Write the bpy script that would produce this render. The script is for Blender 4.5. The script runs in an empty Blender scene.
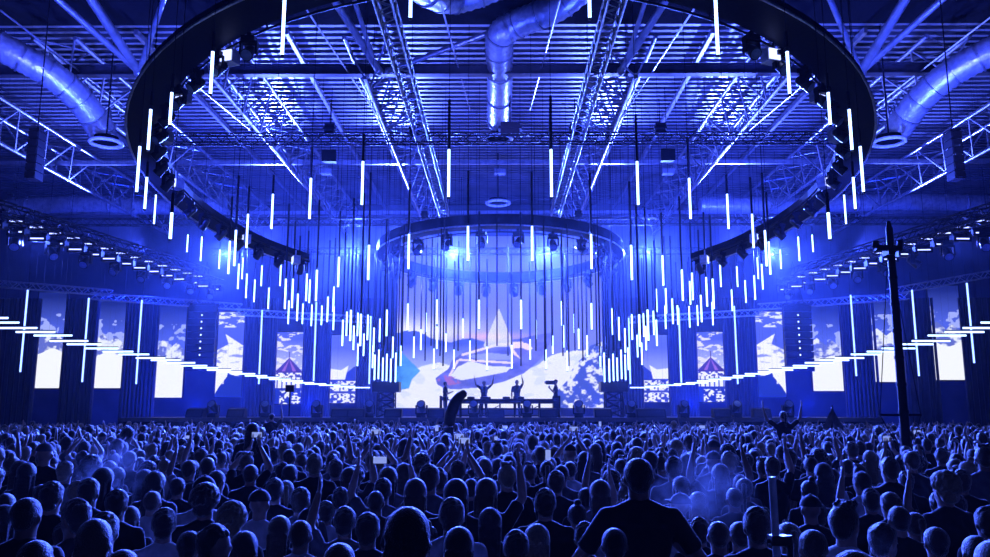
import bpy, math, random
import numpy as np
from mathutils import Vector, Matrix, Euler
random.seed(7)
rng = np.random.default_rng(7)
S = bpy.context.scene
C = S.collection
PI = math.pi

# ------------------------------------------------------------------ camera
CAM_Z = 2.28
FPX = 820.0
TILT = math.radians(9.3)
YAW = math.atan(5 / FPX)
cd = bpy.data.cameras.new('camera')
cd.sensor_width = 36
cd.lens = FPX / 990 * 36
cd.clip_start = 0.05
cd.clip_end = 300
cam = bpy.data.objects.new('camera', cd)
C.objects.link(cam)
cam.location = (0, 0, CAM_Z)
cam.rotation_euler = (PI / 2 + TILT, 0, YAW)
S.camera = cam
RM = Euler((PI / 2 + TILT, 0, YAW)).to_matrix()


def at(px, py, Y):
    d = RM @ Vector(((px - 495) / FPX, (278.5 - py) / FPX, -1))
    k = Y / d.y
    return Vector((d.x * k, Y, CAM_Z + d.z * k))


RMI = RM.inverted()


def pix(p):
    q = RMI @ (Vector(p) - Vector((0, 0, CAM_Z)))
    return 495 + FPX * q.x / -q.z, 278.5 - FPX * q.y / -q.z


# ------------------------------------------------------------------ world, exposure, lights
w = bpy.data.worlds.new('hall_dark')
S.world = w
w.use_nodes = True
w.node_tree.nodes['Background'].inputs[0].default_value = (0.01, 0.02, 0.2, 1)
w.node_tree.nodes['Background'].inputs[1].default_value = 0.02
S.view_settings.view_transform = 'Standard'
S.view_settings.look = 'None'
S.view_settings.gamma = 1
S.view_settings.exposure = 0.0
S.view_settings.use_curve_mapping = False
S.cycles.use_denoising = True
S.cycles.max_bounces = 5
S.cycles.diffuse_bounces = 2
S.cycles.glossy_bounces = 2
S.cycles.volume_bounces = 1
S.cycles.sample_clamp_indirect = 3
S.cycles.sample_clamp_direct = 0
S.cycles.use_light_tree = True

BLUE = (0.008, 0.034, 1.0)
LBLUE = (0.06, 0.115, 1.0)
WBLUE = (0.32, 0.45, 1.0)
HAZE = 0.013
HAZE0 = 0.0002


def spot(name, loc, to, power, color=BLUE, angle=70, blend=0.6, radius=0.12):
    l = bpy.data.lights.new(name, 'SPOT')
    l.energy = power
    l.color = color
    l.spot_size = math.radians(angle)
    l.spot_blend = blend
    l.shadow_soft_size = radius
    o = bpy.data.objects.new(name, l)
    C.objects.link(o)
    o.location = loc
    o.rotation_euler = (Vector(to) - Vector(loc)).to_track_quat('-Z', 'Y').to_euler()
    return o


K = 1.0
# wash lights on the small ring and the rear truss, raking over the crowd towards the camera
for x, p in ((-15, 1.0), (-8, 1.3), (-2.5, 1.6), (2.5, 1.6), (8, 1.3), (15, 1.0)):
    spot('stage_wash_light', (x, 44.5, 11.0), (x * 0.6, 6, 1.5), 92000 * p * K, (0.055, 0.112, 1.0), 52, 0.8)
# added lights raking the underside of the roof for streaks on the steel
for x, q in ((-20, 1.15), (-13, 0.85), (-6, 0.8), (6, 0.8), (13, 0.85), (20, 1.15)):
    spot('added_roof_rake', (x, 45.5, 11.3), (x * q, 26, 15.0), 30000 * K, (0.07, 0.115, 1.0), 60, 0.8)
for x in (-5, 5):
    spot('stage_fill', (x, 42.5, 2.5), (x * 1.1, 49, 5), 2500 * K, BLUE, 140)  # added fill that makes the stage front and its haze glow
# low lights at the stage lip, washing the back wall and haze
for x in (-16, -10, 10, 16):
    spot('wall_wash_light', (x, 43.5, 2.6), (x * 1.25, 52, 7), 6000 * K, BLUE, 120)
# uplights on the truss grid that colour the roof
for x, y, p in ((-12.5, 24, 1), (-6, 23, .8), (6, 23, .8), (12.5, 24, 1), (-13, 38, 1.2), (-7, 37, 1.0), (0, 37, 1.2), (7, 37, 1.0), (13, 38, 1.2)):
    spot('roof_wash_light', (x, y, 8.0), (x * 1.1, y + 6, 15.5), 4800 * p * K, (0.03, 0.062, 1.0), 150, 0.9)
for s in (-1, 1):
    spot('duct_fill', (s * 11, 20, 8.5), (s * 16, 27, 14), 3500 * K, (0.08, 0.11, 1.0), 60, 0.8)  # added fill to brighten the side ducts, not a house lamp
    spot('beam_light', (s * 4.6, 41.5, 9.6), (s * 1.0, 45, 3), 5000 * K, (0.5, 0.6, 1.0), 9, 0.3, 0.05)
spot('rear_fill', (4, -4, 8.5), (0, 7, 1.5), 260 * K, (0.07, 0.13, 1.0), 80, 0.8)  # weak fill added behind the camera to lift the near crowd and pole
spot('duct_fill', (0, 22.5, 10.5), (0, 31, 15), 1800 * K, (0.08, 0.11, 1.0), 60, 0.8)  # added fill for the central duct
# side lights over the wings
for s in (-1, 1):
    spot('wing_wash_light', (s * 20, 45.5, 11.5), (s * 22, 51, 3), 4500 * K, BLUE, 120)
    spot('crowd_side_light', (s * 19, 33, 9.2), (s * 4, 7, 1.5), 7000 * K, LBLUE, 60)


# ------------------------------------------------------------------ materials
def mat(name, col, rough=0.6, metal=0.0, spec=0.5, noise=0.25, scale=8.0, bump=0.0, bscale=60.0, sheen=0.0):
    m = bpy.data.materials.new(name)
    m.use_nodes = True
    nt = m.node_tree
    b = nt.nodes['Principled BSDF']
    tc = nt.nodes.new('ShaderNodeTexCoord')
    n = nt.nodes.new('ShaderNodeTexNoise')
    n.inputs['Scale'].default_value = scale
    n.inputs['Detail'].default_value = 4
    nt.links.new(tc.outputs['Object'], n.inputs['Vector'])
    r = nt.nodes.new('ShaderNodeValToRGB')
    r.color_ramp.elements[0].position = 0.3
    r.color_ramp.elements[1].position = 0.7
    r.color_ramp.elements[0].color = tuple(c * (1 - noise) for c in col) + (1,)
    r.color_ramp.elements[1].color = tuple(min(1, c * (1 + noise)) for c in col) + (1,)
    nt.links.new(n.outputs['Fac'], r.inputs['Fac'])
    nt.links.new(r.outputs['Color'], b.inputs['Base Color'])
    b.inputs['Roughness'].default_value = rough
    b.inputs['Metallic'].default_value = metal
    b.inputs['Specular IOR Level'].default_value = spec
    if sheen:
        b.inputs['Sheen Weight'].default_value = sheen
        b.inputs['Sheen Roughness'].default_value = 0.4
    if sheen and name.startswith(('hair', 'cloth')): b.inputs['Sheen Roughness'].default_value = 0.3
    if bump:
        n2 = nt.nodes.new('ShaderNodeTexNoise')
        n2.inputs['Scale'].default_value = bscale
        nt.links.new(tc.outputs['Object'], n2.inputs['Vector'])
        bp = nt.nodes.new('ShaderNodeBump')
        bp.inputs['Strength'].default_value = bump
        bp.inputs['Distance'].default_value = 0.02
        nt.links.new(n2.outputs['Fac'], bp.inputs['Height'])
        nt.links.new(bp.outputs['Normal'], b.inputs['Normal'])
    return m


def emat(name, col, strength, noise=0.0, sampling='AUTO'):
    m = bpy.data.materials.new(name)
    m.use_nodes = True
    nt = m.node_tree
    nt.nodes.remove(nt.nodes['Principled BSDF'])
    e = nt.nodes.new('ShaderNodeEmission')
    e.inputs[0].default_value = tuple(col) + (1,)
    e.inputs[1].default_value = strength
    nt.links.new(e.outputs[0], nt.nodes['Material Output'].inputs[0])
    m.cycles.emission_sampling = sampling
    return m


M = dict(
    floor=mat('concrete_floor', (0.08, 0.08, 0.085), 0.55, scale=1.5),
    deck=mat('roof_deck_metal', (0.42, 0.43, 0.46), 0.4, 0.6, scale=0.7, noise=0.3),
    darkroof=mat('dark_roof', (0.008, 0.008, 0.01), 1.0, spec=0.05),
    wall=mat('hall_wall', (0.06, 0.06, 0.075), 0.85, scale=0.6, noise=0.35),
    drape=mat('black_drape', (0.02, 0.02, 0.026), 0.9, sheen=0.2, scale=2),
    steel=mat('painted_steel', (0.62, 0.63, 0.66), 0.34, 0.75, scale=3),
    dsteel=mat('dark_painted_steel', (0.07, 0.07, 0.08), 0.4, 0.3, scale=3),
    alu=mat('truss_aluminium', (0.62, 0.63, 0.66), 0.33, 0.75, scale=9),
    black=mat('black_metal', (0.010, 0.010, 0.012), 0.55, 0.0, spec=0.25, scale=10),
    blackp=mat('black_plastic', (0.018, 0.018, 0.02), 0.4, scale=14),
    foil=mat('duct_foil', (0.85, 0.86, 0.9), 0.36, 0.55, scale=5, bump=1.0, bscale=7),
    white=mat('white_plastic', (0.85, 0.85, 0.87), 0.4),
    stage=mat('stage_deck', (0.12, 0.12, 0.14), 0.5, scale=3),
    glassl=mat('lamp_glass', (0.25, 0.3, 0.45), 0.12, 0.0, 0.9),
    tube=emat('light_tube_glow', (0.26, 0.42, 1.0), 8),
    tubeh=emat('light_bar_glow', (0.36, 0.52, 1.0), 4),
    tubel=emat('long_tube_glow', (0.20, 0.34, 1.0), 4),
    strobe=emat('strobe_glow', (0.35, 0.42, 1.0), 3.0),
    lens=emat('lamp_lens_glow', (0.35, 0.5, 1.0), 6),
    led=emat('indicator_glow', (0.6, 0.7, 1.0), 2.5),
    exitl=emat('small_lamp_glow', (0.7, 0.8, 1.0), 12),
    phone=emat('phone_screen_glow', (0.3, 0.4, 1.0), 0.8),
)
SKIN = [mat('skin_fair', (0.36, 0.25, 0.2), 0.45, scale=20, noise=0.1, sheen=0.6), mat('skin_tan', (0.24, 0.15, 0.11), 0.45, scale=20, noise=0.1, sheen=0.6)]
HAIR = dict(dark=mat('hair_dark', (0.022, 0.016, 0.014), 0.42, spec=0.7, scale=60, bump=0.7, bscale=120, sheen=1.0),
            brown=mat('hair_brown', (0.06, 0.04, 0.025), 0.42, spec=0.7, scale=60, bump=0.7, bscale=120, sheen=1.0),
            blond=mat('hair_blond', (0.26, 0.2, 0.12), 0.45, spec=0.6, scale=60, bump=0.7, bscale=120, sheen=1.0))
CLOTH = dict(black=mat('cloth_black', (0.012, 0.012, 0.014), 0.85, sheen=0.6, scale=12, bump=0.3, bscale=14),
             dark=mat('cloth_charcoal', (0.03, 0.03, 0.036), 0.85, sheen=0.6, scale=12, bump=0.3, bscale=14),
             grey=mat('cloth_grey', (0.12, 0.12, 0.14), 0.85, sheen=0.4, scale=12, bump=0.3, bscale=14),
             white=mat('cloth_white', (0.5, 0.5, 0.54), 0.85, sheen=0.2, scale=12, bump=0.3, bscale=14),
             denim=mat('cloth_denim', (0.05, 0.07, 0.13), 0.85, sheen=0.2, scale=25))


# ------------------------------------------------------------------ helpers
class MB:
    def __init__(s):
        s.v = []
        s.f = []
        s.mi = []
        s.sm = []

    def add(s, vs, fs, mi=0, smooth=False):
        b = len(s.v)
        s.v += [tuple(v) for v in vs]
        s.f += [tuple(i + b for i in f) for f in fs]
        s.mi += [mi] * len(fs)
        s.sm += [smooth] * len(fs)

    def box(s, a, b, mi=0):
        x0, x1 = sorted((a[0], b[0])); y0, y1 = sorted((a[1], b[1])); z0, z1 = sorted((a[2], b[2]))
        s.add([(x0, y0, z0), (x1, y0, z0), (x1, y1, z0), (x0, y1, z0), (x0, y0, z1), (x1, y0, z1), (x1, y1, z1), (x0, y1, z1)],
              [(0, 3, 2, 1), (4, 5, 6, 7), (0, 1, 5, 4), (1, 2, 6, 5), (2, 3, 7, 6), (3, 0, 4, 7)], mi)

    def tube(s, a, b, r, r2=None, n=8, mi=0, caps=True):
        a = Vector(a); b = Vector(b); r2 = r if r2 is None else r2
        d = (b - a)
        if d.length < 1e-6: return
        q = d.to_track_quat('Z', 'Y')
        vs = []
        for p, rr in ((a, r), (b, r2)):
            for i in range(n):
                t = 2 * PI * i / n
                vs.append(p + q @ Vector((rr * math.cos(t), rr * math.sin(t), 0)))
        fs = [(i, (i + 1) % n, n + (i + 1) % n, n + i) for i in range(n)]
        s.add(vs, fs, mi, n > 5)
        if caps:
            s.add(vs, [tuple(range(n - 1, -1, -1)), tuple(range(n, 2 * n))], mi)

    def bar(s, a, b, w, h, mi=0):
        a = Vector(a); b = Vector(b); d = b - a
        q = d.to_track_quat('Y', 'Z')
        vs = []
        for p in (a, b):
            for sx, sz in ((-1, -1), (1, -1), (1, 1), (-1, 1)):
                vs.append(p + q @ Vector((sx * w / 2, 0, sz * h / 2)))
        s.add(vs, [(0, 1, 5, 4), (1, 2, 6, 5), (2, 3, 7, 6), (3, 0, 4, 7), (3, 2, 1, 0), (4, 5, 6, 7)], mi)

    def path(s, pts, r, n=8, mi=0, closed=False, ribs=None):
        pts = [Vector(p) for p in pts]
        m = len(pts); vs = []
        for i, p in enumerate(pts):
            d = (pts[(i + 1) % m] - pts[i - 1]) if closed else (pts[min(i + 1, m - 1)] - pts[max(i - 1, 0)])
            q = d.to_track_quat('Z', 'Y')
            rr = r if ribs is None else r * ribs[i]
            for k in range(n):
                t = 2 * PI * k / n
                vs.append(p + q @ Vector((rr * math.cos(t), rr * math.sin(t), 0)))
        fs = []
        for i in range(m if closed else m - 1):
            j = (i + 1) % m
            for k in range(n):
                fs.append((i * n + k, i * n + (k + 1) % n, j * n + (k + 1) % n, j * n + k))
        s.add(vs, fs, mi, True)
        if not closed:
            s.add(vs, [tuple(range(n - 1, -1, -1)), tuple(range((m - 1) * n, m * n))], mi)

    def ell(s, c, r, nu=16, nv=10, mi=0, rot=None):
        c = Vector(c); vs = []
        R = Euler(rot).to_matrix() if rot else None
        for j in range(nv + 1):
            ph = PI * j / nv
            for i in range(nu):
                t = 2 * PI * i / nu
                p = Vector((r[0] * math.sin(ph) * math.cos(t), r[1] * math.sin(ph) * math.sin(t), r[2] * math.cos(ph)))
                vs.append(c + (R @ p if R else p))
        fs = [(j * nu + i, (j + 1) * nu + i, (j + 1) * nu + (i + 1) % nu, j * nu + (i + 1) % nu) for j in range(nv) for i in range(nu)]
        s.add(vs, fs, mi, True)

    def mesh(s, name, mats):
        me = bpy.data.meshes.new(name)
        me.from_pydata([tuple(v) for v in s.v], [], s.f)
        for m in (mats if isinstance(mats, (list, tuple)) else [mats]):
            me.materials.append(m)
        me.polygons.foreach_set('material_index', s.mi)
        me.polygons.foreach_set('use_smooth', s.sm)
        me.validate()
        me.update()
        return me

    def build(s, name, mats, parent=None, loc=None):
        o = bpy.data.objects.new(name, s.mesh(name, mats))
        C.objects.link(o)
        if parent: o.parent = parent
        if loc: o.location = loc
        return o


def tag(o, label=None, cat=None, group=None, kind=None):
    if label: o['label'] = label
    if cat: o['category'] = cat
    if group: o['group'] = group
    if kind: o['kind'] = kind
    return o


def empty(name, loc=(0, 0, 0), rot=(0, 0, 0)):
    o = bpy.data.objects.new(name, None)
    C.objects.link(o)
    o.location = loc
    o.rotation_euler = rot
    o.empty_display_size = 0.1
    return o


KIDS = {}


def kids(o):
    return [c for c in bpy.data.objects if c.parent == o]


def copy_tree(o, parent=None, ch=None):
    c = o.copy()
    C.objects.link(c)
    if parent: c.parent = parent
    if o.name not in KIDS: KIDS[o.name] = kids(o)
    for k in KIDS[o.name]: copy_tree(k, c)
    return c


ORD = ['first', 'second', 'third', 'fourth', 'fifth', 'sixth', 'seventh', 'eighth', 'ninth', 'tenth', 'eleventh', 'twelfth', 'thirteenth',
       'fourteenth', 'fifteenth', 'sixteenth', 'seventeenth', 'eighteenth', 'nineteenth', 'twentieth', 'twenty-first', 'twenty-second',
       'twenty-third', 'twenty-fourth', 'twenty-fifth', 'twenty-sixth', 'twenty-seventh', 'twenty-eighth', 'twenty-ninth', 'thirtieth']

# ------------------------------------------------------------------ structure
HW = 31.0
YB = 53.0
ROOF = CAM_Z + 13.6
b = MB(); b.box((-HW, -6, -0.2), (HW, YB + 0.4, 0)); tag(b.build('floor', M['floor']), kind='structure')
b = MB(); b.box((-HW, YB, 0), (HW, YB + 0.4, ROOF + 0.6)); tag(b.build('wall_back', M['wall']), kind='structure')
b = MB(); b.box((-HW - 0.4, -6, 0), (-HW, YB, ROOF + 0.6)); tag(b.build('wall_left', M['wall']), kind='structure')
b = MB(); b.box((HW, -6, 0), (HW + 0.4, YB, ROOF + 0.6)); tag(b.build('wall_right', M['wall']), kind='structure')
# corrugated roof deck: a trapezoid profile swept across the hall
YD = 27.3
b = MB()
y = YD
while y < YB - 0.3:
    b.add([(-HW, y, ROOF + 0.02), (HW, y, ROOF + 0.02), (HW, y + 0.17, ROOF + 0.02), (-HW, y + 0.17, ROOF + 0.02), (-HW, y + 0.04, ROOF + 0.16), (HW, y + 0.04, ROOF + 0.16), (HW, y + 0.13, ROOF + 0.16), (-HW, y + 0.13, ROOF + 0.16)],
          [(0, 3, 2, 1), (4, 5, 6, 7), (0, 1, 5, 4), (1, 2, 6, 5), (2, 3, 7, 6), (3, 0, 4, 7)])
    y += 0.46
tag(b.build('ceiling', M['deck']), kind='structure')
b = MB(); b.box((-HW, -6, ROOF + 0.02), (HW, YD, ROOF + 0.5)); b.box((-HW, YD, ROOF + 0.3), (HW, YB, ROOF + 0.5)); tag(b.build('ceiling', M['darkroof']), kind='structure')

# haze that fills the hall
hm = bpy.data.materials.new('stage_haze')
hm.use_nodes = True
nt = hm.node_tree
nt.nodes.remove(nt.nodes['Principled BSDF'])
vsn = nt.nodes.new('ShaderNodeVolumeScatter')
vsn.inputs['Color'].default_value = (0.5, 0.62, 1.0, 1)
tcn = nt.nodes.new('ShaderNodeTexCoord')
sx = nt.nodes.new('ShaderNodeSeparateXYZ')
nt.links.new(tcn.outputs['Object'], sx.inputs[0])


def rampn(sock, a, b_, lo, hi):
    r = nt.nodes.new('ShaderNodeMapRange'); r.interpolation_type = 'SMOOTHSTEP'
    r.inputs['From Min'].default_value = a; r.inputs['From Max'].default_value = b_
    r.inputs['To Min'].default_value = lo; r.inputs['To Max'].default_value = hi
    nt.links.new(sock, r.inputs['Value'])
    return r.outputs[0]


def mathn(op, a, b_):
    r = nt.nodes.new('ShaderNodeMath'); r.operation = op
    for i, v in enumerate((a, b_)):
        if isinstance(v, (int, float)): r.inputs[i].default_value = v
        else: nt.links.new(v, r.inputs[i])
    return r.outputs[0]


# haze density shaped for contrast: thicker at the stage, thinner at sides and roof
ab = mathn('ABSOLUTE', sx.outputs[0], 0.0)
dy = rampn(sx.outputs[1], 27, 46, 0.0, 1.0)
dx = rampn(ab, 9, 20, 1.0, 0.3)
dz = rampn(sx.outputs[2], 8, 14, 1.0, 0.12)
den = mathn('MULTIPLY', mathn('MULTIPLY', dy, dx), dz)
den = mathn('ADD', mathn('MULTIPLY', den, HAZE), HAZE0)
nt.links.new(den, vsn.inputs['Density'])
hm.cycles.volume_sampling = 'MULTIPLE_IMPORTANCE'
hm.cycles.volume_step_rate = 4.0
vsn.inputs['Anisotropy'].default_value = 0.35
nt.links.new(vsn.outputs[0], nt.nodes['Material Output'].inputs['Volume'])
b = MB(); b.box((-HW + 0.02, -5.9, 0.02), (HW - 0.02, YB - 0.02, ROOF - 0.05))
hz = b.build('haze', hm)
tag(hz, 'thin blue smoke haze drifting through the whole concert hall', 'haze', kind='stuff')
# ------------------------------------------------------------------ roof steel
def lattice(p0, p1, wid, dep, r, seg, mats, name, parent=None, wr=None, tri=False):
    """box or triangular truss from p0 to p1"""
    p0 = Vector(p0); p1 = Vector(p1); d = p1 - p0; L = d.length; d.normalize()
    side = Vector((d.y, -d.x, 0)).normalized()
    up = side.cross(d)
    if up.z < 0: up = -up
    wr = wr or r * 0.55
    if tri:
        off = [side * (-wid / 2) + up * dep / 2, side * (wid / 2) + up * dep / 2, up * (-dep / 2)]
        pairs = [(0, 1), (1, 2), (2, 0)]
    else:
        off = [side * (-wid / 2) - up * dep / 2, side * (wid / 2) - up * dep / 2, side * (wid / 2) + up * dep / 2, side * (-wid / 2) + up * dep / 2]
        pairs = [(0, 1), (1, 2), (2, 3), (3, 0)]
    ch = MB(); wb = MB()
    for o in off: ch.tube(p0 + o, p1 + o, r, n=6)
    k = max(1, round(L / seg))
    for i in range(k):
        for a, c in pairs:
            A = p0 + d * (L * i / k) + off[a]; B = p0 + d * (L * (i + 0.5) / k) + off[c]; A2 = p0 + d * (L * (i + 1) / k) + off[a]
            wb.tube(A, B, wr, n=4, caps=False); wb.tube(B, A2, wr, n=4, caps=False)
    return ch, wb


def truss(name, p0, p1, wid, dep, r, seg, m, label, cat='truss', group=None, tri=False, wr=None):
    t = empty(name, p0)
    ch, wb = lattice(Vector((0, 0, 0)), Vector(p1) - Vector(p0), wid, dep, r, seg, m, name, wr=wr, tri=tri)
    ch.build('chord', m, t); wb.build('web', m, t)
    tag(t, label, cat, group)
    return t


ZG = CAM_Z + 12.3
names = ['innermost', 'second from the middle', 'third from the middle', 'outermost']
for s, sn in ((-1, 'left'), (1, 'right')):
    for i, X in enumerate((4.75, 10.1, 15.8, 21.8)):
        truss('roof_girder', (s * X, 27.2, ZG + 0.05), (s * X, YB - 0.3, ZG + 0.05), 1.5, 1.5, 0.085, 2.4, M['steel'],
              f'long steel roof girder running to the stage, {names[i]} on the {sn} half', 'girder', 'roof girders', tri=True, wr=0.042)
# purlins: thin bright tubes between the girders just under the deck
for s, sn in ((-1, 'left'), (1, 'right')):
    for i, X in enumerate((7.6, 13.0, 18.8, 25.2)):
        b = MB(); b.bar((s * X, 27.4, ROOF - 0.18), (s * X, YB - 0.3, ROOF - 0.18), 0.14, 0.2)
        tag(b.build('roof_purlin', M['steel']), f'slim roof beam under the deck, {ORD[i]} from the middle on the {sn} side', 'beam', 'slim roof beams')
# main transverse I-beam
YM = 28.3
zb = at(500, 70, YM).z
b = MB()
b.box((-HW, YM - 0.02, zb - 0.16), (HW, YM + 0.02, zb + 0.16)); b.box((-HW, YM - 0.15, zb - 0.2), (HW, YM + 0.15, zb - 0.16)); b.box((-HW, YM - 0.15, zb + 0.16), (HW, YM + 0.15, zb + 0.2))
tag(b.build('cross_beam', M['dsteel']), 'long steel cross beam spanning the whole hall below the roof deck', 'beam')
for k, Y in enumerate((40.0, 50.5)):
    b = MB(); b.bar((-HW, Y, ZG + 0.2), (HW, Y, ZG + 0.2), 0.2, 0.2)
    tag(b.build('cross_beam', M['steel']), ['thin cross beam above the middle of the hall roof', 'thin cross beam close to the back wall under the roof'][k], 'beam')
# tree struts that rise from the beam towards the camera
st = [((139, 72), (52, -6), 0.12, 'left bright strut rising steeply to the top left corner'),
      ((139, 72), (84, -12), 0.16, 'dark thick strut left of the big ring rising from the cross beam'),
      ((139, 72), (168, -14), 0.10, 'strut leaning right beside the big ring on the left'),
      ((379, 71), (328, -10), 0.13, 'dark strut left of the centre rising from the cross beam'),
      ((377, 71), (351, -10), 0.08, 'bright strut left of the centre beside the inner girder'),
      ((388, 71), (566, 4), 0.10, 'long slanting strut crossing in front of the central duct'),
      ((621, 71), (672, -10), 0.13, 'dark strut right of the centre rising from the cross beam'),
      ((623, 71), (649, -10), 0.08, 'bright strut right of the centre beside the inner girder'),
      ((861, 72), (826, -10), 0.10, 'strut leaning left beside the big ring on the right'),
      ((861, 72), (912, -12), 0.16, 'dark thick strut right of the big ring rising from the cross beam'),
      ((861, 72), (948, -6), 0.12, 'right bright strut rising steeply to the top right corner')]
for a, c, r, lab in st:
    A = at(a[0], a[1], YM - 0.25); B = at(c[0], c[1], 24.5)
    if abs(a[0] - c[0]) > 120: B = at(c[0], c[1], 27.2)
    b = MB(); b.tube(A, B, r, n=10)
    for q in (A, B): b.ell(q, (r * 1.3,) * 3, 8, 6)
    tag(b.build('roof_strut', M['steel']), lab, 'strut', 'roof struts')
# thin tie rods
ties = [((0, 10), (131, 111)), ((160, 55), (250, 130)), ((1000, 10), (869, 111)), ((840, 55), (750, 130)), ((300, 0), (380, 120)), ((700, 0), (620, 120)),
        ((440, 0), (470, 110)), ((560, 0), (530, 110))]
for i, (a, c) in enumerate(ties):
    b = MB(); b.tube(at(a[0], a[1], 23), at(c[0], c[1], 33), 0.03, n=5)
    tag(b.build('tie_rod', M['alu']), f'thin steel tie rod under the roof, {ORD[i // 4 * 0 + sorted(t[0][0] for t in ties).index(a[0])]} from the left along the top', 'rod', 'roof tie rods')

# black production trusses (flown grid)
ZT = CAM_Z + 8.9
for s, sn in ((-1, 'left'), (1, 'right')):
    truss('lighting_truss', (s * 2.52, 14.5, ZT), (s * 2.52, 37.0, ZT), 0.38, 0.38, 0.028, 0.6, M['alu'],
          f'{sn} one of two lattice trusses running over the crowd to the stage', 'truss', 'flown trusses')
for k, (Y, hw) in enumerate(((25.6, 12.0), (37.3, 21.0))):
    truss('lighting_truss', (-hw, Y, ZT - 0.1), (hw, Y, ZT - 0.1), 0.3, 0.3, 0.026, 0.6, M['black'],
          ['black lattice truss crossing the hall in front of the big ring', 'black lattice truss crossing the hall just ahead of the stage ring'][k], 'truss', 'flown trusses')
truss('lighting_truss', (-17, 47.5, CAM_Z + 9.4), (17, 47.5, CAM_Z + 9.4), 0.35, 0.35, 0.03, 0.8, M['black'], 'rear black truss above the main screen', 'truss', 'flown trusses')
# hoist motors and small boxes on the trusses
hb = MB(); hb.box((-0.16, -0.12, 0), (0.16, 0.12, 0.34)); hb.tube((0, 0, 0.3), (0, 0, 1.2), 0.015, n=5); hb.box((-0.2, -0.15, 0.12), (0.2, 0.15, 0.2))
hm_ = hb.mesh('hoist', M['black'])
for i, (px, Y) in enumerate(((330, 25.6), (415, 25.6), (510, 25.6), (575, 25.6), (660, 25.6), (425, 37.3), (578, 37.3))):
    o = bpy.data.objects.new('chain_hoist', hm_); C.objects.link(o)
    p = at(px, 130 if Y < 30 else 214, Y); o.location = (p.x, Y, ZT + 0.06)
    if i == 2: o.scale = (1.9, 1.2, 1.1)
    tag(o, f'black chain hoist on the {"near" if Y < 30 else "far"} cross truss, {ORD[i if i < 5 else i - 5]} from the left', 'hoist', 'chain hoists')

# ------------------------------------------------------------------ rings
def ring(name, c, R, H, slope, wid, dep, label, nseg=96, gap=0.0):
    t = empty(name, (0, c, CAM_Z + H))
    def P(th, r, dz):
        y = -r * math.cos(th)
        return Vector((r * math.sin(th), y, slope * y + dz))
    b = MB(); vs = []; fs = []
    for i in range(nseg):
        th = 2 * PI * i / nseg
        vs += [P(th, R, 0), P(th, R - wid, 0), P(th, R - wid, dep), P(th, R, dep)]
    keep = [abs((2 * PI * (i + .5) / nseg + PI) % (2 * PI) - PI) < PI - gap for i in range(nseg)]
    for i in range(nseg):
        j = (i + 1) % nseg
        if not keep[i]:
            if keep[i - 1]: fs.append((i * 4 + 3, i * 4 + 2, i * 4 + 1, i * 4))
            if keep[j]: fs.append((j * 4, j * 4 + 1, j * 4 + 2, j * 4 + 3))
            continue
        for k in range(4):
            fs.append((i * 4 + k, i * 4 + (k + 1) % 4, j * 4 + (k + 1) % 4, j * 4 + k))
    b.add(vs, fs); b.build('cladding', M['black'], t)
    rg = [i for i in range(-nseg // 2, nseg // 2 + 1) if abs(2 * PI * i / nseg) < PI - gap] if gap else list(range(nseg))
    e = MB(); e.path([P(2 * PI * i / nseg, R + 0.03, 0.0) for i in rg], 0.035, 6, closed=not gap)
    e.build('outer_rail', M['alu'], t)
    e = MB(); e.path([P(2 * PI * i / nseg, R - wid, -0.12) for i in rg], 0.03, 6, closed=not gap)
    for i in rg[::3]: e.tube(P(2 * PI * i / nseg, R - wid, -0.12), P(2 * PI * i / nseg, R - wid + 0.05, 0.05), 0.02, n=5)
    e.build('inner_rail', M['black'], t)
    for i in range(8):
        if gap and i in (3, 4): continue
        e = MB()
        q = P(2 * PI * (i + .5) / 8, R - wid / 2, dep)
        e.tube(q, (q.x * 1.0, q.y, ROOF + 0.03 - CAM_Z - H), 0.014, n=5)
        e.build('hanging_cable', M['black'], t)
    tag(t, label, 'ring truss')
    return lambda th, r, dz: P(th, r, dz) + t.location


RB = 11.2
big = ring('ring_truss', 26.0, RB, 7.2, -0.15, 0.88, 0.22, 'huge tilted black ring truss hanging over the crowd', gap=math.radians(48))
small = ring('ring_truss', 41.0, 6.2, 7.75, -0.05, 0.7, 0.5, 'smaller black ring truss hanging above the stage', 72)


# moving head: base, yoke, head, lens (hanging: origin at the clamp)
def make_mover(down=True):
    t = empty('moving_head')
    s = -1 if down else 1
    b = MB(); b.box((-0.17, -0.15, 0), (0.17, 0.15, s * 0.12)); b.box((-0.05, -0.05, -s * 0.12), (0.05, 0.05, 0)) if down else None
    b.build('base', M['black'], t)
    b = MB()
    for x in (-1, 1):
        b.box((x * 0.20 - 0.025, -0.07, s * 0.14), (x * 0.20 + 0.025, 0.07, s * 0.46))
    b.box((-0.22, -0.08, s * 0.12), (0.22, 0.08, s * 0.17)); b.build('yoke', M['black'], t)
    h = empty_mesh = MB()
    d = Vector((0, -0.75, -0.66 if down else 0.5)).normalized(); c = Vector((0, 0, s * 0.40))
    h.tube(c - d * 0.17, c + d * 0.2, 0.13, 0.165, 12); h.ell(c - d * 0.17, (0.13,) * 3, 12, 8)
    ho = h.build('head', M['blackp'], t)
    l = MB(); l.tube(c + d * 0.2, c + d * 0.215, 0.135, n=12); l.build('lens', M['glassl'], ho)
    return t, ho


mover, mh = make_mover(True)
lensglow = bpy.data.objects
first = [True]


def place_mover(proto, loc, rz, label, group, sc=1.0, glow=False):
    o = copy_tree(proto)
    o.location = loc; o.rotation_euler = (0, 0, rz); o.scale = (sc,) * 3
    tag(o, label, 'stage light', group)
    return o


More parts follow.
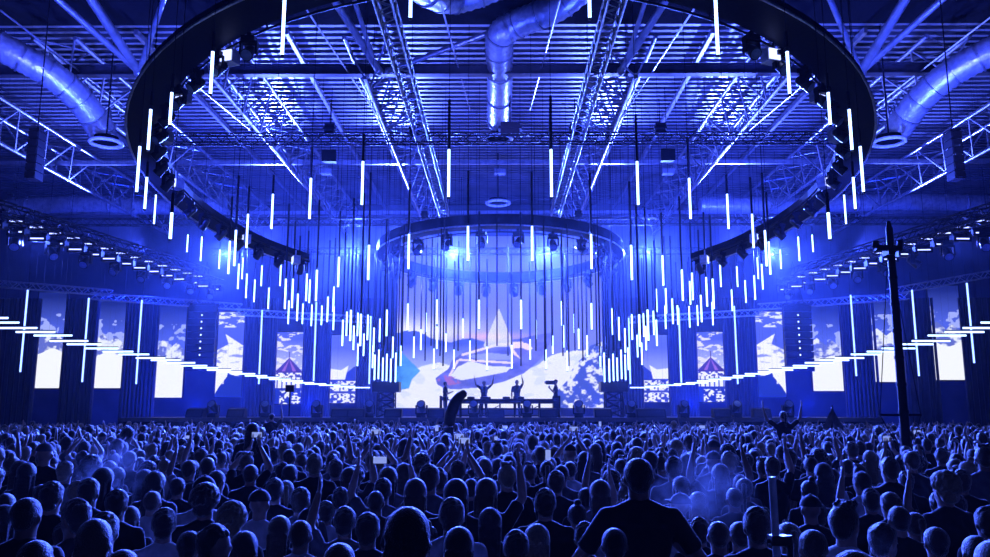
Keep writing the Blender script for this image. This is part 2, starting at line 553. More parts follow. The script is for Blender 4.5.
def ring_movers(fn, R, n, sc, where, group, rz_in=True, skip=lambda th: False):
    k = 0; ths = [2 * PI * (i + 0.5) / n for i in range(n)]
    res = []
    for th in ths:
        if skip(th): continue
        p = fn(th, R, -0.16)
        res.append((th, p))
    for side, sn in ((lambda th: th < PI, 'right'), (lambda th: th >= PI, 'left')):
        q = [r for r in res if side(r[0])]
        q.sort(key=lambda r: -r[1].z)
        for i, (th, p) in enumerate(q):
            place_mover(mover, p, th + random.uniform(-0.6, 0.6), f'black moving head light under the {where}, {ORD[i]} down its {sn} side', group, sc)


ring_movers(big, RB - 0.85, 60, 0.9, 'huge ring', 'moving heads on the huge ring', skip=lambda th: abs(math.sin(th / 2)) < 0.25 or abs(th - PI) < math.radians(49))
ring_movers(small, 5.7, 22, 1.15, 'stage ring', 'moving heads on the stage ring')

# square glowing blinders on the big ring beside the tubes
bl = empty('blinder_light')
b = MB(); b.box((-0.16, -0.10, -0.36), (0.16, 0.14, -0.08)); b.box((-0.02, -0.02, -0.08), (0.02, 0.02, 0.12)); b.build('housing', M['alu'], bl)
b = MB(); b.box((-0.13, -0.115, -0.33), (0.13, -0.10, -0.11)); b.build('lamp_face', M['strobe'], bl)
q = 0
for sn, sg in (('left', -1), ('right', 1)):
    for i, deg in enumerate((38, 52, 66, 84, 112, 127)):
        th = math.radians(deg) * sg
        o = bl if q == 0 else copy_tree(bl)
        q += 1
        o.location = big(th, RB - 0.98, 0.0); o.rotation_euler = (0, 0, th * 0.5); o.scale = (1.15,) * 3
        tag(o, f'bright square lamp inside the huge ring, {ORD[i]} down its {sn} side', 'stage light', 'blinders on the huge ring')

# ------------------------------------------------------------------ hanging light tubes
TL = 1.2
ut = MB(); ut.tube((0, 0, -1), (0, 0, 0), 0.032, n=8); tube_me = ut.mesh('tube', M['tube'])
ut = MB(); ut.tube((0, 0, 0), (0, 0, 1), 0.038, n=6); rod_me = ut.mesh('rod', M['black'])
ut = MB(); ut.tube((0, 0, 0), (0, 0, 1), 0.008, n=4); wire_me = ut.mesh('wire', M['black'])
ut = MB(); ut.tube((0, 0, -0.04), (0, 0, 0.05), 0.042, n=8); ut.tube((0, 0, 0.05), (0, 0, 0.09), 0.042, 0.02, n=8); cap_me = ut.mesh('end_cap', M['blackp'])
ut = MB(); ut.tube((0, 0, -0.04), (0, 0, 0.0), 0.036, n=8); cap2_me = ut.mesh('end_cap', M['blackp'])


def child(name, me, parent, loc=(0, 0, 0), sc=(1, 1, 1)):
    o = bpy.data.objects.new(name, me); C.objects.link(o); o.parent = parent
    o.location = loc; o.scale = sc
    return o


def hang_tube(p, L, rodtop, label, group, roof=ROOF + 0.31):
    t = empty('hanging_light_tube', p)
    child('tube', tube_me, t, (0, 0, 0), (1, 1, L))
    child('end_cap', cap_me, t); child('end_cap', cap2_me, t, (0, 0, -L))
    rt = rodtop - p.z
    if rt > 0.05: child('rod', rod_me, t, (0, 0, 0.05), (1, 1, rt))
    rt = max(rt, 0)
    if roof - p.z - rt > 0.1: child('wire', wire_me, t, (0, 0, rt + 0.05), (1, 1, roof - p.z - rt))
    tag(t, label, 'light tube', group)
    return t


# (x, top, bottom) of the left half, mirrored to the right
ringset = [(411, -20, 18), (285, -10, 55), (213, 50, 94), (172, 91, 125), (151, 108, 150), (140, 145, 192), (147, 176, 209), (156, 194, 224), (172, 211, 239), (188, 234, 252), (202, 236, 261), (220, 249, 269)]
dropset = [(230, 240, 274), (236, 229, 266), (248, 213, 248), (239, 263, 289), (243, 257, 279), (247, 273, 298), (255, 279, 302), (262, 265, 286), (269, 287, 309), (273, 193, 229),
           (311, 177, 219), (286, 278, 309), (293, 278, 308), (298, 293, 321), (307, 273, 301), (310, 279, 303), (317, 269, 301), (303, 303, 324), (312, 304, 326), (322, 305, 325),
           (334, 286, 312), (339, 256, 287), (334, 306, 330), (343, 319, 346), (347, 311, 336), (351, 309, 341), (354, 325, 350), (358, 312, 336), (361, 313, 346), (363, 160, 205), (369, 244, 280),
           (364, 333, 356), (368, 314, 340), (374, 327, 352), (380, 318, 342), (387, 309, 336), (409, 233, 269), (449, 148, 197), (468, 225, 261), (437, 299, 324), (437, 326, 349), (408, 303, 330), (479, 299, 329),
           (434, 348, 369), (454, 349, 369), (487, 346, 370), (421, 329, 350), (414, 336, 358), (446, 333, 352), (470, 340, 361),
           (344, 290, 314), (328, 296, 322), (401, 345, 366), (393, 336, 358), (463, 318, 338), (426, 312, 332), (358, 343, 366), (373, 345, 368), (289, 300, 324), (281, 262, 286)]
cluster = [(375, 354, 380), (379, 349, 379), (383, 357, 381), (387, 353, 381), (391, 358, 382), (396, 352, 382)]
RT = CAM_Z + 7.9


def order_labels(items, fmt, group):
    items.sort(key=lambda a: (a[0], a[1]))
    return items


alltubes = []
for side in (0, 1):
    for (x, a, c) in ringset:
        alltubes.append((1000 - x if side else x, a, c, 'ring', side))
    for (x, a, c) in dropset:
        j = random.uniform(-1.5, 1.5) if side else 0
        k = random.uniform(-2, 2) if side else 0
        if (x in (411, 285, 213, 273, 311, 363, 409, 449, 468, 369, 479, 248)): j = k = 0
        alltubes.append(((1000 - x + j) if side else x, a + k, c + k, 'drop', side))
    for (x, a, c) in cluster:
        alltubes.append((1000 - x if side else x, a, c, 'tower', side))
for kind in ('ring', 'drop', 'tower'):
    for side in (0, 1):
        sn = 'right' if side else 'left'
        q = [t for t in alltubes if t[3] == kind and t[4] == side]
        if kind == 'ring':
            q.sort(key=lambda t: t[1])
            lab = lambda i, t: f'glowing tube under the huge ring edge, {ORD[i]} from the top on the {sn}'
        elif kind == 'tower':
            q.sort(key=lambda t: t[0])
            lab = lambda i, t: f'short glowing tube above the {sn} speaker tower, {ORD[i]} from the left'
        else:
            q.sort(key=lambda t: -(t[2] - t[1]) * 0 + t[1])
            def lab(i, t):
                pos = t[0] if not side else 1000 - t[0]
                zone = 'in the outer' if pos < 276 else 'in the second' if pos < 326 else 'in the dense inner' if pos < 383 else 'before the main screen,'
                zs = sorted([u for u in q if (('a' if (u[0] if not side else 1000 - u[0]) < 276 else 'b' if (u[0] if not side else 1000 - u[0]) < 326 else 'c' if (u[0] if not side else 1000 - u[0]) < 383 else 'd') ==
                                         ('a' if pos < 276 else 'b' if pos < 326 else 'c' if pos < 383 else 'd'))], key=lambda u: u[1])
                return f'glowing tube on rod {zone} {sn} {"half" if pos >= 383 else "cluster"}, {ORD[zs.index(t)]} highest'
        for i, t in enumerate(q):
            x, a, c = t[0], t[1], t[2]
            Y = min(FPX * TL / (c - a), 42)
            if kind == 'tower': Y = 41.0 + 0.25 * (i % 3)
            if kind == 'ring':
                Y = max(Y, 14)
                k_ = x if not side else 1000 - x
                Y = {411: 15.5, 285: 15.0, 213: 16.0, 172: 17.2, 151: 18.0, 140: 19.0, 147: 21.5}.get(round(k_), Y)
            p = at(x, a, Y); p2 = at(x, c, Y)
            L = p.z - p2.z
            if kind == 'drop': p.y = Y = Y + random.uniform(0, 0.01)
            rt = p.z + 0.35 if kind == 'ring' else max(RT + random.uniform(-0.3, 0.3), p.z + 0.6)
            hang_tube(p, L, rt, lab(i, t), {'ring': 'tubes on the huge ring', 'drop': 'tubes hanging on rods', 'tower': 'tubes above the speaker towers'}[kind])

# bare rods hanging with unlit ends in front of the main screen
bare = [425, 440, 443, 458, 476, 497, 508, 521, 536, 545, 552, 569, 575, 583, 402, 597, 431, 563, 384, 391, 398, 614, 607, 600]
for i, x in enumerate(sorted(bare)):
    Y = 33 + (i * 5 % 7) * 0.9
    p = at(x, 345 + (i * 7 % 5) * 5, Y)
    o = empty('hanging_rod', p)
    child('rod', rod_me, o, (0, 0, 0), (0.8, 0.8, RT - p.z)); child('wire', wire_me, o, (0, 0, RT - p.z), (1, 1, ROOF + 0.31 - RT)); child('end_cap', cap2_me, o)
    tag(o, f'unlit black rod hanging in front of the main screen, {ORD[i]} from the left', 'rod', 'unlit hanging rods')

# ------------------------------------------------------------------ stepped light bars
bars = [(-18, 8, 318), (-3, 19, 322.6), (0, 37, 328), (16, 55, 332), (34, 72, 335.5), (50, 88, 341), (67, 101, 344.3), (85, 118, 348.4), (103, 133, 351.6), (119, 149, 354.4), (136, 165, 358), (151, 180, 360.2),
        (167, 195, 362.8), (181, 207, 365.7), (193, 218, 367.8), (207, 231, 370), (219, 242, 372), (232, 255, 373.8), (245, 267, 375.8), (257, 279, 377.6), (269, 291, 379.3), (282, 303, 381), (293, 314, 382.8), (305, 326, 384), (319, 340, 385.2), (334, 355, 386.4), (348, 370, 387.6)]
for side, sn in ((0, 'left'), (1, 'right')):
    n = len(bars)
    for i, (x0, x1, y) in enumerate(bars):
        if side: x0, x1 = 1000 - x1, 1000 - x0
        k = i / (n - 1)
        Y = 1.2 * FPX / (37 - 16 * min(1, (i / (n - 1)) ** 0.8))
        A = at(x0, y, Y); B = at(x1, y, Y)
        t = empty('light_bar', (A + B) / 2)
        h = (B.x - A.x) / 2
        b = MB(); b.tube((-h, 0, 0), (h, 0, 0), 0.032, n=8); b.build('tube', M['tubeh'], t)
        b = MB(); b.box((-h, -0.02, 0.035), (h, 0.02, 0.07)); b.build('holder', M['black'], t)
        b = MB()
        for s in (-1, 1): b.tube((s * h * 0.7, 0, 0.06), (s * h * 0.7, 0, ROOF + 0.31 - A.z), 0.002, n=3, caps=False)
        b.build('wire', M['black'], t)
        tag(t, f'horizontal glowing bar in the stepped line on the {sn}, {ORD[i]} in from the picture edge', 'light bar', f'stepped light bars on the {sn}')
# ------------------------------------------------------------------ side trusses, long tubes, drapes, screens
def wallY(px):
    d = abs(px - 500)
    return 50.0 - max(0, d - 130) / 370 * 5.0


for side, sn in ((0, 'left'), (1, 'right')):
    m = (lambda x: 1000 - x) if side else (lambda x: x)
    segs = [((-12, 283), (112, 293), 43.6, 44.6), ((92, 296), (242, 307), 44.4, 46.0), ((236, 312), (372, 320), 46.5, 48.0)]
    if side: segs = [((-12, 270), (112, 292), 43.6, 44.6), ((92, 296), (242, 307), 44.4, 46.0), ((236, 312), (372, 320), 46.5, 48.0)]
    for i, (a, c, Y0, Y1) in enumerate(segs):
        p, q = at(m(a[0]), a[1], Y0), at(m(c[0]), c[1], Y1)
        truss('lighting_truss', p, q, 0.34, 0.34, 0.03, 0.7, M['alu'], f'pale truss above the side screens on the {sn}, {ORD[i]} from the outside', 'truss', 'side screen trusses')
    # long vertical tubes
    LT = [(28, 290, 20, 372), (89, 298, 82, 382), (142, 300, 136, 384), (262, 310, 259, 384), (316, 302, 314, 381), (371, 316, 369, 384)]
    if side: LT = [(33, 283, 26, 363), (88, 290, 81, 376), (149, 295, 144, 376), (265, 306, 263, 384), (321, 308, 319, 384), (371, 318, 370, 384)]
    for i, (x0, y0, x1, y1) in enumerate(LT):
        Y = (43.6 + (x0 + 12) / 124 if x0 < 100 else 44.4 + 1.6 * (x0 - 92) / 150 if x0 < 240 else 46.5 + 1.5 * (x0 - 236) / 136) - 0.22
        A = at(m(x0), y0, Y); B = at(m((x0 + x1) / 2), (y0 + y1) / 2, Y); B.z = at(m(x1), y1, Y).z
        t = empty('long_light_tube', B)
        b = MB(); b.tube((0, 0, 0), (0, 0, A.z - B.z), 0.045, n=8); b.build('tube', M['tubel'], t)
        b = MB(); b.box((-0.05, 0.04, 0), (0.05, 0.10, A.z - B.z)); b.build('holder', M['black'], t)
        b = MB(); b.tube((0, 0.07, A.z - B.z), (0, 0.07, A.z - B.z + 1.0), 0.02, n=5); b.build('hanger', M['black'], t)
        tag(t, f'long upright glowing tube before the dark drapes on the {sn}, {ORD[i]} from the outside', 'light tube', 'long upright tubes')
    # pleated drapes between screens
    DR = [(-14, 37), (63, 96), (123, 157), (243, 276), (303, 331), (357, 385)]
    for i, (x0, x1) in enumerate(DR):
        Y = wallY((x0 + x1) / 2) - 0.9
        A = at(m(x0), 345, Y); B = at(m(x1), 345, Y)
        xa, xb = sorted((A.x, B.x)); zt = at(500, 298, Y).z
        b = MB(); n = 30
        vs = []
        for j in range(n + 1):
            X = xa + (xb - xa) * j / n
            vs += [(X, Y + 0.08 * math.sin(j * 1.9), 0.02), (X, Y + 0.08 * math.sin(j * 1.9), zt)]
        for j in range(n + 1):
            X = xa + (xb - xa) * (n - j) / n
            vs += [(X, Y + 0.12 + 0.08 * math.sin((n - j) * 1.9), 0.02), (X, Y + 0.12 + 0.08 * math.sin((n - j) * 1.9), zt)]
        N = 2 * n + 2
        fs = [(2 * j, 2 * ((j + 1) % N), 2 * ((j + 1) % N) + 1, 2 * j + 1) for j in range(N)]
        b.add(vs, fs, 0, False)
        tag(b.build('drape', M['drape']), f'dark pleated drape between side screens on the {sn}, {ORD[i]} from the outside', 'drape', 'drapes on the back wall')


# ---- screen pictures (what the LED screens show)
def inpoly(px, py, poly):
    r = np.zeros(px.shape, bool); n = len(poly); j = n - 1
    for i in range(n):
        xi, yi = poly[i]; xj, yj = poly[j]
        c = ((yi > py) != (yj > py)) & (px < (xj - xi) * (py - yi) / (yj - yi + 1e-9) + xi)
        r ^= c; j = i
    return r


def seg(px, py, a, b, w):
    ax, ay = a; bx, by = b
    t = np.clip(((px - ax) * (bx - ax) + (py - ay) * (by - ay)) / ((bx - ax) ** 2 + (by - ay) ** 2), 0, 1)
    return np.hypot(px - ax - t * (bx - ax), py - ay - t * (by - ay)) < w


def vnoise(px, py, s, seed=0):
    r = np.random.default_rng(seed); G = r.random((64, 64))
    x = px / s; y = py / s
    xi = np.floor(x).astype(int); yi = np.floor(y).astype(int); fx = x - xi; fy = y - yi
    fx = fx * fx * (3 - 2 * fx); fy = fy * fy * (3 - 2 * fy)
    g = lambda a, b: G[a % 64, b % 64]
    return (g(xi, yi) * (1 - fx) + g(xi + 1, yi) * fx) * (1 - fy) + (g(xi, yi + 1) * (1 - fx) + g(xi + 1, yi + 1) * fx) * fy


def fbm(px, py, s, seed=0):
    return 0.5 * vnoise(px, py, s, seed) + 0.3 * vnoise(px, py, s / 2, seed + 1) + 0.2 * vnoise(px, py, s / 4, seed + 2)


def mixc(a, b, t):
    return a * (1 - t[..., None]) + np.array(b) * t[..., None]


def main_picture(px, py):
    c = np.zeros(px.shape + (3,))
    t = np.clip((py - 230) / 110, 0, 1)
    c[:] = (0.07, 0.10, 0.72)
    c = mixc(c, (0.22, 0.24, 0.95), t)
    hz = np.exp(-((py - 333) / 12) ** 2) * np.clip((505 - px) / 70, 0, 1)
    c = mixc(c, (0.85, 0.85, 1.0), np.clip(hz, 0, 1))
    hz = np.exp(-((py - 338) / 4) ** 2) * np.clip(1 - abs(px - 500) / 50, 0, 1)
    c = mixc(c, (1.0, 0.55, 0.8), hz)
    mnt = [(390, 337), (404, 334), (416, 333), (424, 336), (432, 341), (440, 343), (450, 345), (461, 342), (472, 340), (484, 344), (498, 348), (520, 350), (545, 352), (545, 372), (390, 372)]
    m = inpoly(px, py + 2 * fbm(px, py, 5, 3), mnt)
    col = mixc(np.zeros(px.shape + (3,)) + (0.06, 0.10, 0.60), (0.35, 0.42, 0.95), np.clip((py - 345) / 22, 0, 1))
    c[m] = col[m]
    m = (px > 500) & (py > 318 + (px - 560) * 0.1) & (py < 372)
    c[m] = (c * 0.5 + np.array((0.12, 0.16, 0.8)) * 0.7)[m]
    gy = 366 + 3 * np.sin(px / 9) - np.clip(px - 535, 0, 40) * 0.45 + 2 * fbm(px, py, 8, 9)
    m = py > gy
    c[m] = (0.85, 0.88, 1.0)
    m = m & (fbm(px, py * 2, 20, 21) > 0.62)
    c[m] = (0.72, 0.78, 1.0)
    # long curved craft with a lens shaped gap
    cres = [(436, 379), (438, 385), (445, 389), (456, 390), (480, 388), (505, 382), (524, 374), (540, 361), (550, 344), (552, 334), (538, 336), (520, 340), (497, 343), (480, 347), (464, 353), (452, 362), (449, 370), (443, 374)]
    m = inpoly(px, py, cres)
    col = mixc(np.zeros(px.shape + (3,)) + (0.05, 0.07, 0.45), (0.20, 0.22, 0.80), fbm(px, py * 2, 12, 5))
    c[m] = col[m]
    m = inpoly(px, py, [(450, 378), (458, 368), (470, 362), (490, 367), (512, 368), (506, 373), (480, 378), (462, 381)])
    c[m] = (0.80, 0.84, 1.0)
    m = inpoly(px, py, [(466, 357), (490, 354), (512, 356), (510, 361), (480, 361)])
    c[m] = (0.30, 0.35, 0.95)
    m = seg(px, py, (463, 356), (498, 346), 1.3) | seg(px, py, (498, 346), (522, 344), 1.3) | seg(px, py, (460, 361), (512, 364), 1.1) | seg(px, py, (450, 377), (458, 362), 1.2)
    c[m] = (0.85, 0.72, 1.0)
    m = inpoly(px, py, [(510, 347), (518, 343), (528, 345), (533, 350), (524, 353), (520, 360), (514, 356), (511, 352)])
    c[m] = (0.95, 0.75, 0.95)
    m = inpoly(px, py, [(513, 350), (521, 349), (529, 352), (520, 359)])
    c[m] = (0.15, 0.15, 0.6)
    m = inpoly(px, py, [(437, 381), (446, 376), (456, 378), (462, 384), (450, 386)]) & (fbm(px, py, 4, 7) > 0.45)
    c[m] = (0.35, 0.14, 0.45)
    # left crag
    m = inpoly(px, py, [(390, 348), (402, 353), (410, 361), (421, 372), (413, 380), (410, 389), (398, 391), (390, 391)])
    col = mixc(np.zeros(px.shape + (3,)) + (0.02, 0.16, 0.55), (0.12, 0.45, 0.85), fbm(px, py, 7, 11))
    c[m] = col[m]
    # right crag with snow
    m = inpoly(px, py, [(610, 340), (590, 347), (582, 358), (572, 370), (566, 382), (556, 392), (552, 410), (610, 410)])
    sn = fbm(px, py * 1.3, 6, 13)
    col = mixc(np.zeros(px.shape + (3,)) + (0.05, 0.09, 0.5), (0.85, 0.88, 1.0), np.clip((sn - 0.55) * 9, 0, 1))
    c[m] = col[m]
    # spotlight cone in front of the screen, painted into its picture
    hw_ = np.clip((py - 310) / 36, 0, 1) * 15
    m = (abs(px - 499) < hw_) & (py < 348)
    c[m] = (c * 0.25 + np.array((0.85, 0.86, 1.0)) * 0.75)[m]
    return c


def side_picture(k):
    def f(px, py):   # px 0..28, py 300..400
        c = np.zeros(px.shape + (3,)); c[:] = (0.01, 0.02, 0.18)
        c = mixc(c, (0.08, 0.13, 0.75), np.clip((py - 305) / 35, 0, 1))
        n = fbm(px, py, 9, 31 + k)
        m = (n > 0.52 + 0.0 * px) & (py > 322) & (py < 362)
        c[m] = (0.35, 0.42, 0.95)
        m = inpoly(px, py, [(0, 344), (6, 338), (14, 347), (20, 341), (28, 350), (28, 372), (0, 372)])
        col = mixc(np.zeros(px.shape + (3,)) + (0.12, 0.16, 0.6), (0.8, 0.85, 1.0), np.clip((fbm(px, py, 6, 50 + k) - 0.4) * 5, 0, 1))
        c[m] = col[m]
        m = py > 362 + 3 * np.sin(px / 5 + k)
        c[m] = (0.90, 0.93, 1.0)
        return c
    return f


def pic_spire(flip):
    def f(px, py):
        if flip: px = 28 - px
        c = np.zeros(px.shape + (3,)); c[:] = (0.08, 0.12, 0.65)
        m = (py < 318) & (fbm(px, py * 3, 8, 71) > 0.55); c[m] = (0.8, 0.85, 1)
        m = inpoly(px, py, [(8, 326), (28, 340), (28, 372), (0, 400), (0, 345), (12, 338)])
        col = mixc(np.zeros(px.shape + (3,)) + (0.25, 0.30, 0.8), (0.92, 0.94, 1.0), np.clip((fbm(px, py * 2.2, 9, 77) - 0.32) * 6, 0, 1))
        c[m] = col[m]
        m = (py > 365 + px * 0.3 + 6 * fbm(px, py, 6, 5)) & (px > 9); c[m] = (0.01, 0.03, 0.4)
        m = (py > 385); c[m] = (0.01, 0.03, 0.4)
        m = inpoly(px, py, [(0, 360), (14, 362), (12, 376), (4, 388), (0, 396)]); c[m] = (0.92, 0.94, 1)
        return c
    return f


def pic_tent(px, py):
    c = np.zeros(px.shape + (3,)); c[:] = (0.45, 0.5, 0.98)
    c = mixc(c, (0.08, 0.12, 0.75), np.clip((345 - py) / 35, 0, 1))
    m = fbm(px, py * 2, 9, 90) > 0.55; c[m] = (0.8, 0.8, 1)
    m = inpoly(px, py, [(14, 336), (26, 352), (30, 357), (-2, 357), (2, 352)]); c[m] = (0.05, 0.03, 0.3)
    m = inpoly(px, py, [(14, 338), (18, 355), (22, 355)]) | inpoly(px, py, [(14, 338), (6, 355), (10, 355)]); c[m] = (0.35, 0.15, 0.55)
    m = seg(px, py, (14, 328), (14, 338), 0.6); c[m] = (0.05, 0.03, 0.3)
    m = (py > 357) & (py < 363); c[m] = (0.05, 0.06, 0.4)
    m = m & (vnoise(px, py, 1.8, 4) > 0.5); c[m] = (0.95, 0.95, 1)
    m = (py > 363) & (py < 378); c[m] = (0.9, 0.92, 1)
    m = m & (abs((px % 5) - 2) < 0.7); c[m] = (0.05, 0.08, 0.5)
    m = py >= 378; c[m] = (0.01, 0.03, 0.45)
    m = m & (vnoise(px, py, 1.9, 8) > 0.55) & (py > 382) & (px > 5); c[m] = (0.9, 0.93, 1)
    return c


def pic_speck(flip):
    def f(px, py):
        if flip: px = 28 - px
        c = np.zeros(px.shape + (3,)); c[:] = (0.3, 0.36, 0.95)
        c = mixc(c, (0.1, 0.14, 0.8), np.clip((350 - py) / 30, 0, 1))
        m = inpoly(px, py, [(0, 350), (12, 352), (20, 345), (16, 368), (10, 372), (0, 372)]); c[m] = (0.9, 0.93, 1)
        m = (py > 366) | inpoly(px, py, [(28, 345), (18, 356), (16, 370), (28, 370)]); c[m] = (0.02, 0.04, 0.5)
        m = (py > 368) & (vnoise(px, py, 1.9, 14) > 0.47); c[m] = (0.9, 0.93, 1)
        m = (py > 383) & (py < 386); c[m] = (0.03, 0.05, 0.5)
        return c
    return f


pm = bpy.data.materials.new('led_screen_picture')
pm.use_nodes = True
nt = pm.node_tree
nt.nodes.remove(nt.nodes['Principled BSDF'])
ca = nt.nodes.new('ShaderNodeVertexColor'); ca.layer_name = 'picture'
em = nt.nodes.new('ShaderNodeEmission'); em.inputs[1].default_value = 1.05
nt.links.new(ca.outputs[0], em.inputs[0]); nt.links.new(em.outputs[0], nt.nodes['Material Output'].inputs[0])
pm.cycles.emission_sampling = 'NONE'


def screen(name, x0, y0, x1, y1, Y, nx, ny, fn, label, local=False, group=None):
    A = at((x0 + x1) / 2, y1, Y); L = at(x0, (y0 + y1) / 2, Y).x; R = at(x1, (y0 + y1) / 2, Y).x; zt = at(500, y0, Y).z; zb_ = at(500, y1, Y).z
    t = empty(name, ((L + R) / 2, Y, zb_))
    W = R - L; H = zt - zb_
    us, vs_ = np.meshgrid(np.linspace(0, 1, nx), np.linspace(0, 1, ny))
    verts = np.stack([(us.ravel() - 0.5) * W, np.zeros(us.size), vs_.ravel() * H], 1)
    idx = np.arange(nx * ny).reshape(ny, nx)
    faces = np.stack([idx[:-1, :-1].ravel(), idx[:-1, 1:].ravel(), idx[1:, 1:].ravel(), idx[1:, :-1].ravel()], 1)
    me = bpy.data.meshes.new('picture'); me.from_pydata(verts.tolist(), [], faces.tolist())
    px = (x0 + us * (x1 - x0)) if not local else us * 28
    py = (y1 - vs_ * (y1 - y0)) if not local else 400 - vs_ * 100
    col = np.clip(fn(px, py), 0, 1)
    a = me.color_attributes.new('picture', 'FLOAT_COLOR', 'POINT')
    a.data.foreach_set('color', np.concatenate([col.reshape(-1, 3), np.ones((nx * ny, 1))], 1).ravel())
    me.materials.append(pm)
    o = bpy.data.objects.new('picture', me); C.objects.link(o); o.parent = t
    b = MB(); b.box((-W / 2 - 0.05, 0.01, -0.05), (W / 2 + 0.05, 0.15, H + 0.05)); b.build('panel', M['black'], t)
    b = MB()
    for s in (-1, 1): b.tube((s * W * 0.4, 0.08, H), (s * W * 0.4, 0.08, ROOF + 0.31 - zb_), 0.012, n=4)
    b.build('hanger', M['black'], t)
    tag(t, label, 'screen', group)
    return t


screen('led_screen', 396, 236, 602, 408, 50.0, 330, 270, main_picture, 'huge main screen behind the booth showing snowy mountains and a curved craft')
SL = [((-22, 3, 300, 388), 0), ((35, 63, 292, 388), 1), ((96, 123.5, 300, 388), 2), ((157, 184.5, 304, 397.5), 3), ((217, 243, 312, 397), 'sp'), ((276, 302, 332, 404), 'te'), ((330, 356, 335, 403), 'sk')]
SR = [((997, 1022, 290, 380), 4), ((931, 962, 286, 380), 5), ((871, 902, 296, 382), 6), ((811, 841, 306, 391), 7), ((756, 784, 312, 397), 'sp'), ((698, 724, 332, 402), 'te'), ((642, 668, 335, 402), 'sk')]
for L_, sn in ((SL, 'left'), (SR, 'right')):
    for i, ((x0, x1, y0, y1), k) in enumerate(L_):
        fn = side_picture(k) if isinstance(k, int) else {'sp': pic_spire(sn == 'right'), 'te': pic_tent, 'sk': pic_speck(sn == 'right')}[k]
        ds = {'sp': 'showing a torn white cliff', 'te': 'showing a striped carousel tent', 'sk': 'with white speckles'}.get(k, 'with blue sky above white snow')
        screen('led_screen', x0, y0, x1, y1, wallY((x0 + x1) / 2) - 0.5, 60, 190, fn, f'tall screen {ds}, {ORD[i]} from outside on the {sn}', True, 'side screens')

# dangling line array columns at x 200 and 795
for side, sn in ((0, 'left'), (1, 'right')):
    m = (lambda x: 1000 - x) if side else (lambda x: x)
    Y = 45.0
    t0 = at(m(201), 306, Y); b0 = at(m(201), 372, Y)
    t = empty('line_array', b0)
    n = 10; H = t0.z - b0.z
    for i in range(n):
        b = MB(); z = H * i / n
        b.add([(-0.75, -0.3, z + 0.02), (0.75, -0.3, z + 0.02), (0.6, 0.4, z + 0.04), (-0.6, 0.4, z + 0.04), (-0.75, -0.34, z + H / n - 0.02), (0.75, -0.34, z + H / n - 0.02), (0.6, 0.4, z + H / n - 0.03), (-0.6, 0.4, z + H / n - 0.03)],
              [(0, 3, 2, 1), (4, 5, 6, 7), (0, 1, 5, 4), (1, 2, 6, 5), (2, 3, 7, 6), (3, 0, 4, 7)])
        c_ = b.build('speaker_box', M['black'], t)
        if 1 < i < 9:
            e = MB(); e.ell((0, -0.36, z + H / n / 2), (0.05, 0.03, 0.05), 8, 6); e.build('indicator', M['led'], c_)
    b = MB(); b.box((-0.7, -0.3, H), (0.7, 0.4, H + 0.12))
    for s in (-1, 1): b.tube((s * 0.5, 0, H), (0, 0, H + 2.5), 0.02, n=5)
    b.build('rigging_frame', M['black'], t)
    tag(t, f'hanging column of black speakers with a line of tiny lights on the {sn}', 'speaker', 'hanging speaker columns')

# far dark line arrays under the roof near the frame edges
for side, sn in ((0, 'left'), (1, 'right')):
    px = 957 if side else 33
    Y = 24.0
    t0 = at(px, 132, Y); b0 = at(px, 180, Y)
    t = empty('line_array', b0); H = t0.z - b0.z; n = 6
    for i in range(n):
        b = MB(); z = H * i / n; b.box((-0.16, -0.2, z + 0.01), (0.16, 0.25, z + H / n - 0.02)); b.box((-0.14, -0.23, z + 0.04), (0.14, -0.2, z + H / n - 0.05)); b.build('speaker_box', M['black'], t)
    b = MB(); b.tube((0, 0, H), (0, 0, ROOF + 0.03 - b0.z), 0.02, n=5); b.box((-0.16, -0.2, H), (0.16, 0.25, H + 0.06)); b.build('rigging_frame', M['black'], t)
    tag(t, f'short narrow black speaker column high up near the {sn} picture edge', 'speaker')

